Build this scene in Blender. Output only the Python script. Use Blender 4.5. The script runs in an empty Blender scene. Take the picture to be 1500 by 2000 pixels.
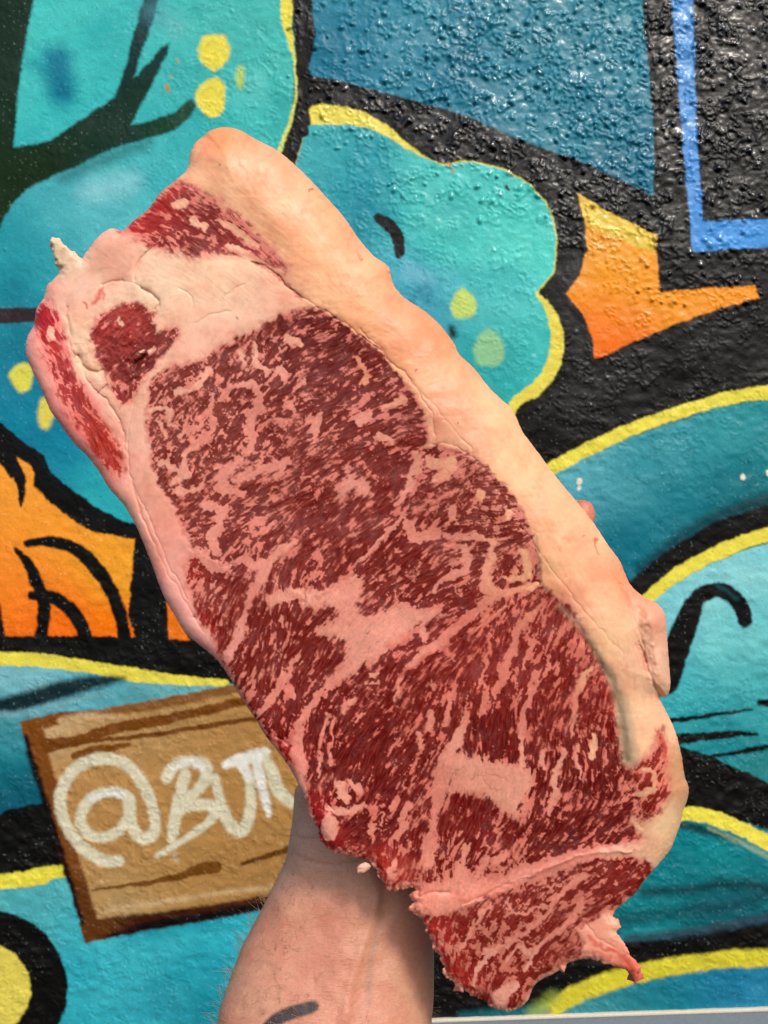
import bpy, math, numpy as np
from mathutils import Vector
R = math.radians
scene = bpy.context.scene
col = scene.collection

# ------------------------------------------------------------------ camera, sky, sun, exposure
DS = 0.42            # metres from lens to the cut face of the steak
DW = 1.50            # metres from lens to the painted wall
WK = DW/0.86
cam_d = bpy.data.cameras.new('camera'); cam = bpy.data.objects.new('camera', cam_d); col.objects.link(cam)
cam.location = (0, 0, 0); cam.rotation_euler = (R(90), 0, 0)
cam_d.sensor_fit = 'VERTICAL'; cam_d.sensor_height = 36; cam_d.lens = 36
cam_d.clip_start = 0.02; cam_d.clip_end = 50
cam_d.dof.use_dof = True; cam_d.dof.focus_distance = DS; cam_d.dof.aperture_fstop = 46
scene.camera = cam

SUN_EL, SUN_AZ = 42, 25      # azimuth: degrees to the right of straight behind the camera
world = bpy.data.worlds.new('World'); scene.world = world; world.use_nodes = True
wn = world.node_tree.nodes; wl = world.node_tree.links
sky = wn.new('ShaderNodeTexSky'); sky.sky_type = 'NISHITA'; sky.sun_disc = False
sky.sun_elevation = R(SUN_EL); sky.sun_rotation = R(180 - SUN_AZ); sky.dust_density = 3.0; sky.air_density = 1.0
wl.new(sky.outputs[0], wn['Background'].inputs[0]); wn['Background'].inputs[1].default_value = 0.12
sd_ = bpy.data.lights.new('sun', 'SUN'); sun = bpy.data.objects.new('sun', sd_); col.objects.link(sun)
sd_.energy = 1.5; sd_.angle = R(11); sd_.color = (1.0, 0.93, 0.84)
dirv = Vector((math.sin(R(SUN_AZ))*math.cos(R(SUN_EL)), -math.cos(R(SUN_AZ))*math.cos(R(SUN_EL)), math.sin(R(SUN_EL))))
sun.rotation_euler = dirv.to_track_quat('Z', 'Y').to_euler()
scene.view_settings.view_transform = 'Standard'; scene.view_settings.look = 'None'
scene.view_settings.exposure = 0.55; scene.view_settings.gamma = 1

# ------------------------------------------------------------------ small maths
rng = np.random.default_rng(7)
f32 = np.float32
def lin(c):
    c = np.asarray(c, dtype=f32) / 255.0
    return np.where(c <= 0.04045, c / 12.92, ((c + 0.055) / 1.055) ** 2.4).astype(f32)
_L = [rng.random((256, 256)).astype(f32) for _ in range(8)]
def noise(x, y, k=0):
    """smooth value noise, 0..1, one cell per unit"""
    L = _L[k % 8]; o = 17.3 * k
    x = x + o; y = y + o * 1.7
    xi = np.floor(x); yi = np.floor(y); fx = (x - xi).astype(f32); fy = (y - yi).astype(f32)
    xi = xi.astype(np.int32) & 255; yi = yi.astype(np.int32) & 255
    x1 = (xi + 1) & 255; y1 = (yi + 1) & 255
    fx = fx * fx * (3 - 2 * fx); fy = fy * fy * (3 - 2 * fy)
    return (L[yi, xi] * (1 - fx) + L[yi, x1] * fx) * (1 - fy) + (L[y1, xi] * (1 - fx) + L[y1, x1] * fx) * fy
def fbm(x, y, k=0, o=4):
    s = 0; a = 1; t = 0
    for i in range(o):
        s = s + a * noise(x, y, k + i); t += a; a *= .5; x = x * 2.03; y = y * 2.03
    return s / t - .5
def sstep(a, b, x):
    t = np.clip((x - a) / (b - a), 0, 1); return t * t * (3 - 2 * t)
def smooth(pts, n=6, closed=True):
    P = np.array(pts, float); N = len(P); out = []
    rg = range(N) if closed else range(N - 1)
    for i in rg:
        if closed: p0, p1, p2, p3 = P[i-1], P[i], P[(i+1) % N], P[(i+2) % N]
        else: p0, p1, p2, p3 = P[max(i-1, 0)], P[i], P[i+1], P[min(i+2, N-1)]
        for j in range(n):
            t = j / n
            out.append(.5 * ((2*p1) + (-p0+p2)*t + (2*p0-5*p1+4*p2-p3)*t*t + (-p0+3*p1-3*p2+p3)*t**3))
    if not closed: out.append(P[-1])
    return np.array(out)
def sdf_poly(X, Y, P):
    P = np.asarray(P, dtype=f32); d = np.full(X.shape, 1e9, f32); ins = np.zeros(X.shape, bool)
    for i in range(len(P)):
        ax, ay = P[i-1]; bx, by = P[i]
        ex, ey = bx-ax, by-ay; L = ex*ex+ey*ey
        if L < 1e-9: continue
        wx = X-ax; wy = Y-ay
        t = np.clip((wx*ex+wy*ey)/L, 0, 1)
        qx = wx-ex*t; qy = wy-ey*t
        np.minimum(d, qx*qx+qy*qy, out=d)
        if ay != by:
            c = ((ay > Y) != (by > Y)) & (X < ex*(Y-ay)/ey+ax); ins ^= c
    d = np.sqrt(d); return np.where(ins, -d, d)
def sdf_stroke(X, Y, P, W):
    d = np.full(X.shape, 1e9, f32)
    P = np.asarray(P, float)
    if len(P) == 1: return np.hypot(X-P[0][0], Y-P[0][1]) - W[0]/2
    for i in range(len(P)-1):
        ax, ay = P[i]; bx, by = P[i+1]; ex, ey = bx-ax, by-ay; L = ex*ex+ey*ey+1e-9
        t = np.clip(((X-ax)*ex+(Y-ay)*ey)/L, 0, 1)
        q = np.hypot(X-ax-ex*t, Y-ay-ey*t) - (W[i]*(1-t)+W[i+1]*t)/2
        np.minimum(d, q, out=d)
    return d
def widths(W, n, m):
    if not hasattr(W, '__len__'): return np.full(n, float(W))
    return np.interp(np.linspace(0, 1, n), np.linspace(0, 1, len(W)), W)
class Grid:
    def __init__(s, xs, ys, warp=None):
        s.xs = xs; s.ys = ys; s.X, s.Y = np.meshgrid(xs.astype(f32), ys.astype(f32)); s.WX = s.X; s.WY = s.Y
    def box(s, P, m):
        P = np.asarray(P)
        i0 = max(np.searchsorted(s.xs, P[:, 0].min()-m)-1, 0); i1 = np.searchsorted(s.xs, P[:, 0].max()+m)+1
        j0 = max(np.searchsorted(s.ys, P[:, 1].min()-m)-1, 0); j1 = np.searchsorted(s.ys, P[:, 1].max()+m)+1
        return slice(j0, j1), slice(i0, i1)
    def poly(s, pts, soft=3, sm=True):
        P = smooth(pts) if sm else np.array(pts, float)
        b = s.box(P, soft+12); d = sdf_poly(s.WX[b], s.WY[b], P)
        return b, 1-sstep(-soft, soft, d), d
    def stroke(s, pts, W, soft=3, sm=True):
        P = smooth(pts, 5, False) if (sm and len(pts) > 2) else np.array(pts, float)
        w = widths(W, len(P), len(pts)); b = s.box(P, max(w)/2+soft+12)
        d = sdf_stroke(s.WX[b], s.WY[b], P, w)
        return b, 1-sstep(-soft, soft, d), d

# ------------------------------------------------------------------ object helpers
def tag(o, label=None, cat=None, kind=None, group=None):
    if label: o['label'] = label
    if cat: o['category'] = cat
    if kind: o['kind'] = kind
    if group: o['group'] = group
    return o
def empty(name, loc=(0, 0, 0)):
    e = bpy.data.objects.new(name, None); e.location = loc; e.empty_display_size = .05; col.objects.link(e); return e
def mesh_np(name, V, F, colr=None, mat=None, parent=None, smooth_=True, extra=None):
    """V (n,3) F (m,k) numpy"""
    me = bpy.data.meshes.new(name); n = len(V); m, k = F.shape
    me.vertices.add(n); me.vertices.foreach_set('co', np.ascontiguousarray(V, dtype=f32).ravel())
    me.loops.add(m*k); me.loops.foreach_set('vertex_index', np.ascontiguousarray(F, dtype=np.int32).ravel())
    me.polygons.add(m); me.polygons.foreach_set('loop_start', np.arange(0, m*k, k, dtype=np.int32))
    me.update(calc_edges=True)
    if smooth_: me.polygons.foreach_set('use_smooth', np.ones(m, bool))
    if colr is not None:
        a = me.color_attributes.new('paint', 'FLOAT_COLOR', 'POINT')
        a.data.foreach_set('color', np.ascontiguousarray(np.concatenate([colr, np.ones((n, 1))], 1), dtype=f32).ravel())
    for nm, arr in (extra or {}).items():
        a = me.attributes.new(nm, 'FLOAT', 'POINT'); a.data.foreach_set('value', np.ascontiguousarray(arr, dtype=f32))
    me.update()
    o = bpy.data.objects.new(name, me); col.objects.link(o)
    if mat: me.materials.append(mat)
    if parent: o.parent = parent
    return o
class NT:
    def __init__(s, name):
        s.m = bpy.data.materials.new(name); s.m.use_nodes = True; s.t = s.m.node_tree; s.b = s.t.nodes['Principled BSDF']
    def n(s, t, **k):
        x = s.t.nodes.new(t)
        for a, v in k.items(): setattr(x, a, v)
        return x
    def l(s, a, b): s.t.links.new(a, b)
    def attr(s, nm): return s.n('ShaderNodeAttribute', attribute_name=nm)
    def noise(s, sc, det=3, rough=.6, vec=None):
        x = s.n('ShaderNodeTexNoise'); x.inputs['Scale'].default_value = sc; x.inputs['Detail'].default_value = det; x.inputs['Roughness'].default_value = rough
        if vec is None:
            tc = s.n('ShaderNodeTexCoord'); vec = tc.outputs['Object']
        s.l(vec, x.inputs['Vector']); return x
    def bump(s, h, strength, dist, prev=None):
        x = s.n('ShaderNodeBump'); x.inputs['Strength'].default_value = strength; x.inputs['Distance'].default_value = dist
        s.l(h, x.inputs['Height'])
        if prev: s.l(prev, x.inputs['Normal'])
        return x.outputs[0]
    def ramp(s, fac, lo, hi, a, b):
        x = s.n('ShaderNodeMapRange'); x.inputs['From Min'].default_value = lo; x.inputs['From Max'].default_value = hi
        x.inputs['To Min'].default_value = a; x.inputs['To Max'].default_value = b; s.l(fac, x.inputs['Value']); return x.outputs[0]
    def colvar(s, c, fac):
        h = s.n('ShaderNodeHueSaturation'); s.l(c, h.inputs['Color']); s.l(fac, h.inputs['Value']); return h.outputs[0]
def simple(name, c, rough=.6, sc=200, var=.15):
    t = NT(name); nz = t.noise(sc); rgb = t.n('ShaderNodeRGB'); rgb.outputs[0].default_value = (*lin(c), 1)
    t.l(t.colvar(rgb.outputs[0], t.ramp(nz.outputs[0], .3, .7, 1-var, 1+var)), t.b.inputs['Base Color'])
    t.b.inputs['Roughness'].default_value = rough; t.l(t.bump(nz.outputs[0], .3, .001), t.b.inputs['Normal']); return t.m

# ================================================================== THE WALL AND ITS MURAL
wall_mat = NT('sprayed_paint')
_a = wall_mat.attr('paint'); _nz = wall_mat.noise(900/WK, 2); _g = wall_mat.attr('gloss')
wall_mat.l(wall_mat.colvar(_a.outputs['Color'], wall_mat.ramp(_nz.outputs[0], .3, .7, .9, 1.1)), wall_mat.b.inputs['Base Color'])
wall_mat.l(wall_mat.ramp(_g.outputs['Fac'], .3, 1, .5, .2), wall_mat.b.inputs['Roughness'])
wall_mat.l(wall_mat.ramp(_g.outputs['Fac'], .3, 1, .10, .5), wall_mat.b.inputs['Specular IOR Level'])
wall_mat.l(wall_mat.ramp(_g.outputs['Fac'],   .55, 1, 0, .7), wall_mat.b.inputs['Coat Weight']); wall_mat.b.inputs['Coat Roughness'].default_value = .13
_nb = wall_mat.noise(420/WK, 3)
wall_mat.l(wall_mat.bump(_nb.outputs[0], .3, .0010*WK), wall_mat.b.inputs['Normal'])

WS = 2.1
xs = np.concatenate([np.arange(-1500, -620, 40.), np.arange(-620, -72, 11.), np.arange(-70, -2, 8.), np.arange(0, 1500.1, WS), np.arange(1508, 1580, 8.), np.arange(1586, 2140, 11.), np.arange(2150, 3000, 40.)])
ys = np.concatenate([np.arange(-1300, -430, 40.), np.arange(-430, -72, 11.), np.arange(-70, -2, 8.), np.arange(0, 2012, WS)])
g = Grid(xs, ys)
X, Y = g.X, g.Y
g.WX = X + 5*fbm(X/16, Y/16, 1, 2) + 2.5*fbm(X/5, Y/5, 3, 1)
g.WY = Y + 5*fbm(X/16, Y/16, 2, 2) + 2.5*fbm(X/5, Y/5, 4, 1)
C = np.empty(X.shape + (3,), f32)
ALB = .80                                  # brightest paint reflects 80 %
def P(c): return lin(c) * ALB
K_ = (15, 12, 12); TEAL = (62, 186, 188); YEL = (238, 226, 84)
C[:] = P(K_)
def put(r, c, al=1.0):
    b, m, d = r; m = (m*al)[..., None]
    cc = P(c) if not callable(c) else c(g.X[b], g.Y[b])
    C[b] = C[b]*(1-m) + cc*m
def grad(pts):
    """paint whose sprayed hue changes between given places: [(x,y,r,colour)...]"""
    def f(x, y):
        num = 0; den = 0
        for (px, py, r, c) in pts:
            w = (np.exp(-((x-px)**2+(y-py)**2)/(2*r*r))+1e-7)[..., None]; num = num+w*P(c); den = den+w
        return num/den
    return f
# --- upper left cloud with the dark tree shape
left = grad([(150, 60, 120, (72, 198, 196)), (330, 330, 120, (64, 184, 190)), (500, 60, 120, (70, 186, 182)), (60, 520, 90, (42, 158, 172)),
             (200, 400, 80, (96, 188, 200)), (30, 680, 70, (34, 124, 150)), (100, 860, 80, (24, 128, 158)), (220, 980, 60, (50, 176, 184)), (480, 200, 80, (60, 186, 182)), (160, 200, 70, (58, 190, 194))])
put(g.poly([(-1500, -1300), (540, -1300), (572, 0), (575, 150), (570, 230), (545, 300), (600, 420), (600, 1100), (262, 1053), (200, 1000), (100, 925), (0, 825), (-1500, 400)], 3, False), left)
put(g.poly([(18, -1300), (66, -1300), (66, 0), (54, 60), (42, 130), (34, 200), (25, 288), (60, 283), (100, 272), (140, 247), (190, 212), (222, 190), (236, 160), (250, 110), (266, 50), (280, 0), (300, -100), (320, -100),
            (309, 0), (300, 35), (288, 75), (272, 115), (263, 152), (285, 128), (312, 98), (330, 84), (325, 108), (300, 160), (275, 205), (256, 243), (300, 234), (340, 220), (372, 192), (384, 205), (374, 226),
            (340, 256), (290, 270), (240, 284), (200, 298), (150, 325), (90, 350), (50, 372), (22, 400), (0, 445), (-60, 560), (-400, 600), (-700, 200), (-300, -600)], 4, False),
    grad([(20, 150, 150, (34, 54, 42)), (60, 330, 60, (30, 48, 22)), (260, 200, 100, (26, 54, 44)), (280, 50, 60, (24, 62, 72)), (350, 230, 40, (40, 84, 60))]))
put(g.stroke([(290, 278), (200, 312), (120, 350)], [20, 34, 20], 16), (30, 70, 70), .5)
put(g.stroke([(112, 120), (120, 178)], [58, 52], 24), (12, 116, 146), .95)
put(g.stroke([(70, 130), (95, 150)], [40, 30], 20), (30, 150, 165), .5)
for (x, y, a, b_, c, so) in [(418, 100, 62, 74, YEL, 5), (413, 190, 60, 76, YEL, 5), (470, 152, 16, 46, (190, 215, 100), 8), (905, 595, 50, 58, (196, 222, 118), 5), (955, 682, 62, 74, (146, 204, 152), 6), (42, 737, 46, 56, (226, 222, 92), 5), (90, 806, 34, 62, (226, 212, 92), 6)]:
    pass
put(g.stroke([(495, 180), (500, 160)], 40, 25), (90, 195, 195), .5)
put(g.stroke([(170, 375), (215, 368), (265, 352)], [30, 46, 26], 26), (140, 208, 222), .7)
put(g.stroke([(300, 20), (345, 50)], [40, 30], 30), (110, 176, 190), .5)
put(g.stroke([(30, 560), (60, 680)], [60, 50], 40), (28, 110, 134), .55)
put(g.stroke([(640, 350), (680, 420)], [20, 20], 26), (34, 136, 164), .5)
# black outline between the clouds
put(g.poly([(572, -400), (608, -400), (608, 0), (617, 70), (606, 130), (612, 150), (613, 205), (605, 260), (582, 318), (560, 345), (530, 320), (565, 250), (573, 200), (577, 150), (575, 80), (570, 0)], 2.5, False), K_)
put(g.poly([(543, -60), (572, -60), (571, 60), (574, 115), (563, 85), (550, 40)], 3, False), YEL)
put(g.stroke([(573, 90), (578, 170), (570, 225), (546, 296)], [5, 4, 7, 8], 2), (222, 226, 120))
# blue panel
put(g.poly([(610, -1300), (1240, -1300), (1255, 0), (1258, 60), (1268, 150), (1277, 260), (1277, 384), (1240, 365), (1150, 322), (1020, 275), (900, 222), (750, 181), (660, 157), (610, 150), (604, 132), (617, 70), (608, 0)], 2.5, False),
    grad([(700, 60, 150, (48, 140, 168)), (1000, 60, 160, (52, 138, 160)), (1200, 330, 80, (22, 112, 140)), (900, 190, 80, (28, 112, 142)), (640, 120, 60, (18, 106, 140)), (1150, 200, 90, (44, 132, 158))]))
# blue angular line
put(g.poly([(1308, -900), (1350, -900), (1355, 0), (1357, 150), (1363, 300), (1373, 432), (1500, 428), (1900, 420), (1900, 470), (1500, 483), (1420, 487), (1352, 492), (1345, 400), (1330, 250), (1320, 120), (1311, 0)], 2.5, False),
    grad([(1330, 100, 200, (88, 158, 226)), (1345, 350, 70, (72, 146, 226)), (1450, 460, 80, (66, 152, 230))]))
# second cloud: yellow rim then teal
put(g.poly([(608, 208), (660, 207), (710, 218), (755, 244), (790, 274), (830, 305), (870, 320), (900, 314), (950, 320), (1000, 338), (1040, 365), (1069, 400), (1086, 450), (1087, 500), (1077, 540), (1053, 571), (1070, 590), (1090, 620),
            (1101, 660), (1098, 700), (1080, 740), (1050, 775), (1010, 800), (900, 950), (500, 900), (575, 340), (606, 262)], 2.5), (236, 222, 92))
mid = grad([(640, 290, 60, (74, 186, 190)), (690, 330, 60, (46, 156, 176)), (720, 400, 50, (34, 140, 164)), (980, 420, 90, (72, 206, 196)), (1040, 480, 60, (82, 214, 204)), (960, 560, 60, (86, 196, 200)), (840, 600, 40, (70, 160, 186)), (850, 400, 80, (70, 196, 192)),
            (930, 720, 60, (50, 168, 172)), (1030, 700, 50, (58, 186, 184)), (780, 530, 40, (80, 176, 200)), (900, 340, 60, (84, 202, 200))])
put(g.poly([(604, 246), (650, 243), (700, 246), (750, 264), (795, 291), (832, 309), (869, 322.5), (900, 317), (950, 322.5), (999, 340.5), (1038.5, 367.5), (1067, 401), (1083.5, 451), (1084.5, 500), (1074, 540), (1047, 573), (1062, 598), (1072, 630),
            (1075, 670), (1066, 710), (1040, 748), (992, 790), (900, 950), (500, 900), (575, 345), (603, 262)], 2.5), mid)
put(g.stroke([(800, 532), (835, 545)], [34, 22], 16), (140, 206, 230), .8)
put(g.stroke([(800, 595), (830, 555), (836, 585)], [18, 16, 12], 9), (34, 132, 160), .7)
put(g.stroke([(880, 560), (800, 540)], 50, 30), (110, 196, 214), .35)
put(g.stroke([(738, 426), (762, 442), (778, 468), (780, 494)], [18, 25, 23, 20], 2), (20, 20, 20))
put(g.stroke([(883, 640), (885, 655)], 12, 8), (20, 24, 28))
put(g.stroke([(990, 366), (994, 371)], 7, 2), K_)
for (x, y, a, b_, c, so) in [(418, 100, 62, 74, YEL, 5), (413, 190, 60, 76, YEL, 5), (470, 152, 16, 46, (190, 215, 100), 8), (905, 595, 50, 58, (196, 222, 118), 5), (955, 682, 62, 74, (146, 204, 152), 6), (42, 737, 46, 56, (226, 222, 92), 5), (90, 806, 34, 62, (226, 212, 92), 6)]:
    t = np.linspace(0, 2*np.pi, 9)[:-1]; r_ = 1+.09*np.sin(t*3+x)
    put(g.poly(np.stack([x+a/2*np.cos(t)*r_, y+b_/2*np.sin(t)*r_], 1), so), c)
    if a > 45 and x < 450: put(g.stroke([(x-a*.28, y-8), (x, y-b_*.25), (x+a*.25, y)], [4, 5, 4], 3), (200, 200, 80), .7)
for (x, y, r) in [(325, 172, 8), (332, 150, 4), (345, 118, 5), (876, 322, 6), (883, 335, 4)]:
    put(g.stroke([(x, y-r/2), (x+2, y+r/2)], r, 2), (196, 140, 70), .9)
# orange star
put(g.poly([(1127, 378), (1200, 422), (1280, 458), (1283, 500), (1290, 570), (1380, 562), (1474, 558), (1481, 583), (1400, 604), (1300, 640), (1220, 676), (1161, 702), (1157, 660), (1140, 615), (1105, 572), (1130, 540), (1146, 490), (1143, 440)], 2.5, False),
    grad([(1210, 480, 60, (250, 168, 52)), (1200, 560, 50, (250, 158, 40)), (1180, 680, 50, (244, 108, 22)), (1180, 630, 40, (248, 128, 24)), (1400, 580, 70, (252, 158, 44))]))
put(g.poly([(1127, 378), (1200, 422), (1280, 458), (1282, 492), (1240, 482), (1190, 458), (1146, 440)], 2.5, False), (240, 206, 84))
# right hand bands
put(g.poly([(1060, 925), (1200, 865), (1300, 828), (1400, 795), (1500, 780), (2200, 740), (2200, 900), (1500, 985), (1400, 1017), (1330, 1057), (1270, 1097), (1230, 1135), (1150, 1020)], 4, False),
    grad([(1120, 940, 60, (92, 174, 188)), (1300, 880, 90, (60, 154, 168)), (1450, 850, 70, (44, 150, 158)), (1200, 1060, 50, (20, 112, 132)), (1350, 980, 60, (24, 116, 132)), (1450, 960, 50, (14, 96, 110))]))
put(g.stroke([(1250, 1110), (1330, 1050), (1400, 1010), (1500, 975), (1700, 930)], [18, 24, 26, 26, 26], 14), (10, 40, 46), .75)
put(g.stroke([(1060, 925), (1100, 903), (1180, 862), (1260, 828), (1350, 797), (1430, 776), (1500, 766), (1700, 740), (2200, 700)], [24, 24, 26, 25, 24, 26, 28, 28, 28], 2.5), YEL)
low = grad([(1310, 1200, 50, (124, 204, 214)), (1420, 1110, 60, (132, 210, 218)), (1420, 1250, 60, (116, 206, 210)), (1350, 1340, 60, (56, 172, 184)), (1450, 1350, 60, (54, 162, 170)), (1400, 1440, 50, (36, 136, 146)), (1480, 1490, 30, (46, 132, 136)), (1400, 1660, 60, (28, 142, 150)),
            (1400, 1740, 40, (14, 92, 104)), (1400, 1790, 40, (24, 100, 112)), (1300, 1700, 60, (30, 130, 140)), (1480, 1680, 40, (30, 120, 130))])
put(g.poly([(1250, 1185), (1300, 1150), (1360, 1115), (1430, 1082), (1500, 1060), (2300, 900), (2300, 1850), (1500, 1830), (1200, 1880), (1000, 1880), (900, 1600)], 3, False), low)
put(g.stroke([(1255, 1180), (1290, 1146), (1330, 1118), (1390, 1085), (1440, 1063), (1500, 1043), (1800, 960), (2200, 900)], [22, 24, 26, 28, 27, 27, 28, 28], 2.5), YEL)
put(g.stroke([(1300, 1330), (1322, 1265), (1345, 1205), (1362, 1170), (1395, 1152), (1425, 1160), (1447, 1185), (1455, 1212)], [54, 52, 46, 34, 30, 31, 31, 28], 3), K_)
put(g.stroke([(1440, 1170), (1400, 1140)], 8, 6), (60, 130, 140), .3)
put(g.stroke([(1290, 1410), (1340, 1404), (1400, 1396), (1470, 1386)], [12, 8, 8, 4], 2.5), (14, 20, 24))
put(g.stroke([(1484, 1372), (1530, 1378)], [12, 24], 3), (14, 20, 24))
put(g.stroke([(1290, 1448), (1360, 1440), (1430, 1434), (1480, 1434)], [26, 17, 13, 6], 2.5), (16, 20, 22))
put(g.poly([(1290, 1448), (1340, 1460), (1400, 1482), (1500, 1528), (1900, 1700), (1900, 1800), (1500, 1622), (1420, 1594), (1345, 1578), (1290, 1600)], 3, False), (18, 20, 20))
put(g.stroke([(1390, 1479), (1440, 1470), (1520, 1456)], [5, 9, 11], 2.5), (16, 20, 22))
put(g.stroke([(1300, 1604), (1350, 1616), (1400, 1628), (1450, 1645)], [16, 16, 16, 8], 6), (24, 40, 44), .85)
put(g.stroke([(1330, 1590), (1370, 1592), (1410, 1603), (1455, 1622), (1500, 1645), (1700, 1730)], [26, 28, 28, 28, 30, 30], 2.5), YEL)
put(g.stroke([(1385, 1618), (1440, 1642), (1500, 1672)], [6, 9, 10], 5), (170, 200, 170), .6)
put(g.stroke([(1260, 1742), (1350, 1738), (1420, 1728), (1520, 1736)], [22, 18, 16, 24], 13), (8, 44, 52), .8)
put(g.stroke([(1200, 1800), (1300, 1785), (1420, 1770), (1500, 1748)], [40, 26, 22, 20], 18), (12, 64, 76), .7)
put(g.poly([(830, 1880), (1000, 1860), (1225, 1838), (1300, 1832), (1400, 1815), (1500, 1798), (2000, 1720), (2000, 1800), (1500, 1862), (1350, 1872), (1250, 1892), (1150, 1920), (1050, 1970), (960, 2100), (830, 2100)], 5, False), (17, 18, 20))
put(g.stroke([(1225, 1834), (1320, 1824), (1420, 1808), (1510, 1790)], [14, 18, 20, 22], 8), (54, 70, 84), .8)
put(g.poly([(1060, 2015), (1110, 1960), (1250, 1915), (1400, 1890), (1500, 1880), (2000, 1850), (2000, 2060), (1060, 2060)], 6, False), grad([(1200, 1960, 60, (60, 140, 150)), (1450, 1920, 80, (44, 130, 166)), (1300, 1960, 60, (30, 124, 140))]))
put(g.stroke([(1060, 1985), (1110, 1950), (1180, 1920), (1260, 1898), (1350, 1882), (1430, 1872), (1520, 1868), (1900, 1820)], [24, 36, 38, 36, 34, 34, 36, 36], [5][0]), (214, 204, 62))
put(g.stroke([(900, 1982), (1000, 1978), (1060, 1978)], [8, 24, 30], 12), (30, 110, 120), .8)
put(g.stroke([(1040, 1978), (1080, 1950)], [20, 26], 14), (160, 180, 80), .7)
for (x, y, r) in [(1132, 941, 9), (1132, 954, 6), (1450, 931, 9), (1500, 923, 8), (565, 397, 5), (1302, 258, 6)]:
    put(g.stroke([(x, y-2), (x, y+2)], r, 1.5), (246, 236, 214))
# --- lower left: orange bows
org = grad([(60, 960, 60, (246, 160, 60)), (150, 1040, 70, (244, 158, 52)), (220, 1100, 50, (240, 164, 50)), (40, 1120, 60, (248, 144, 50)), (60, 1230, 60, (240, 112, 30)), (220, 1220, 30, (244, 120, 20)), (120, 1200, 40, (242, 112, 30))])
put(g.poly([(-1500, 700), (0, 825), (40, 858), (85, 888), (102, 925), (150, 970), (200, 1000), (252, 1020), (420, 1060), (460, 1340), (0, 1300), (-1500, 1100)], 2.5, False), K_)
put(g.poly([(-600, 760), (0, 905), (20, 935), (30, 930), (36, 893), (58, 908), (66, 925), (64, 948), (90, 975), (135, 1012), (185, 1040), (262, 1053), (258, 1130), (249, 1200), (264, 1243), (0, 1242), (-600, 1200)], 2.5, False), org)
put(g.poly([(325, 1165), (345, 1200), (370, 1252), (330, 1248)], 2.5, False), (236, 120, 34))
put(g.stroke([(24, 900), (38, 935), (43, 965), (40, 988)], [22, 22, 14, 5], 2.5), K_)
put(g.stroke([(50, 1062), (95, 1058), (150, 1074), (198, 1122), (230, 1185), (244, 1245)], [12, 22, 26, 28, 26, 25], 3), K_)
put(g.stroke([(30, 1072), (55, 1103), (76, 1148), (87, 1195), (80, 1245)], [8, 21, 25, 25, 26], 3), K_)
put(g.stroke([(62, 1163), (100, 1166), (138, 1190), (160, 1225), (166, 1245)], [16, 26, 28, 28, 26], 3), K_)
put(g.stroke([(0, 1180), (4, 1245)], [2, 14], 3), K_)
put(g.stroke([(-60, 615), (20, 616), (90, 614)], 29, 2.5), (58, 48, 52))
# yellow line and blue below
blu = grad([(60, 1330, 60, (118, 186, 200)), (200, 1345, 60, (84, 166, 180)), (340, 1345, 60, (110, 180, 186)), (40, 1430, 50, (32, 132, 146)), (50, 1530, 40, (14, 92, 112)), (20, 1400, 30, (80, 150, 160)), (300, 1380, 50, (90, 160, 170))])
put(g.poly([(-1500, 1200), (0, 1285), (200, 1310), (440, 1335), (600, 1345), (600, 1600), (100, 1570), (60, 1574), (0, 1592), (-1500, 1700)], 3, False), blu)
put(g.stroke([(-900, 1240), (0, 1286), (80, 1290), (170, 1302), (260, 1318), (350, 1328), (440, 1334)], [26, 26, 28, 24, 26, 20, 12], 2.5), (232, 220, 84))
put(g.stroke([(-60, 1392), (40, 1372), (120, 1348), (180, 1334), (240, 1326)], [30, 34, 36, 26, 8], 8), (22, 28, 32), .95)
put(g.stroke([(0, 1395), (60, 1392), (140, 1368), (220, 1352)], [12, 12, 10, 6], 6), (130, 180, 190), .6)
put(g.poly([(-1500, 1700), (0, 1592), (10, 1583), (60, 1572), (110, 1568), (150, 1690), (0, 1712), (-1500, 1850)], 3, False), (18, 18, 18))
put(g.poly([(-1500, 1850), (0, 1720), (130, 1700), (500, 1600), (700, 1700), (700, 2100), (-1500, 2100)], 3, False), grad([(60, 1760, 60, (84, 176, 184)), (250, 1880, 100, (66, 184, 198)), (200, 1980, 80, (52, 168, 186)), (420, 1850, 70, (44, 168, 188)), (300, 1960, 40, (50, 150, 172)), (380, 1980, 60, (20, 120, 140))]))
put(g.stroke([(-900, 1800), (0, 1722), (60, 1712), (140, 1698)], [30, 30, 29, 26], 3), (232, 222, 78))
put(g.stroke([(250, 1830), (330, 1815), (420, 1800)], 24, 18), (20, 128, 150), .5)
cx, cy = -22, 1932; t = np.linspace(0, 2*np.pi, 40)[:-1]
put(g.poly(np.stack([cx+154*np.cos(t), cy+154*np.sin(t)], 1), 3), (22, 20, 22))
put(g.poly(np.stack([cx+82*np.cos(t), cy+88*np.sin(t)], 1), 3), (222, 208, 92))
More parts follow.
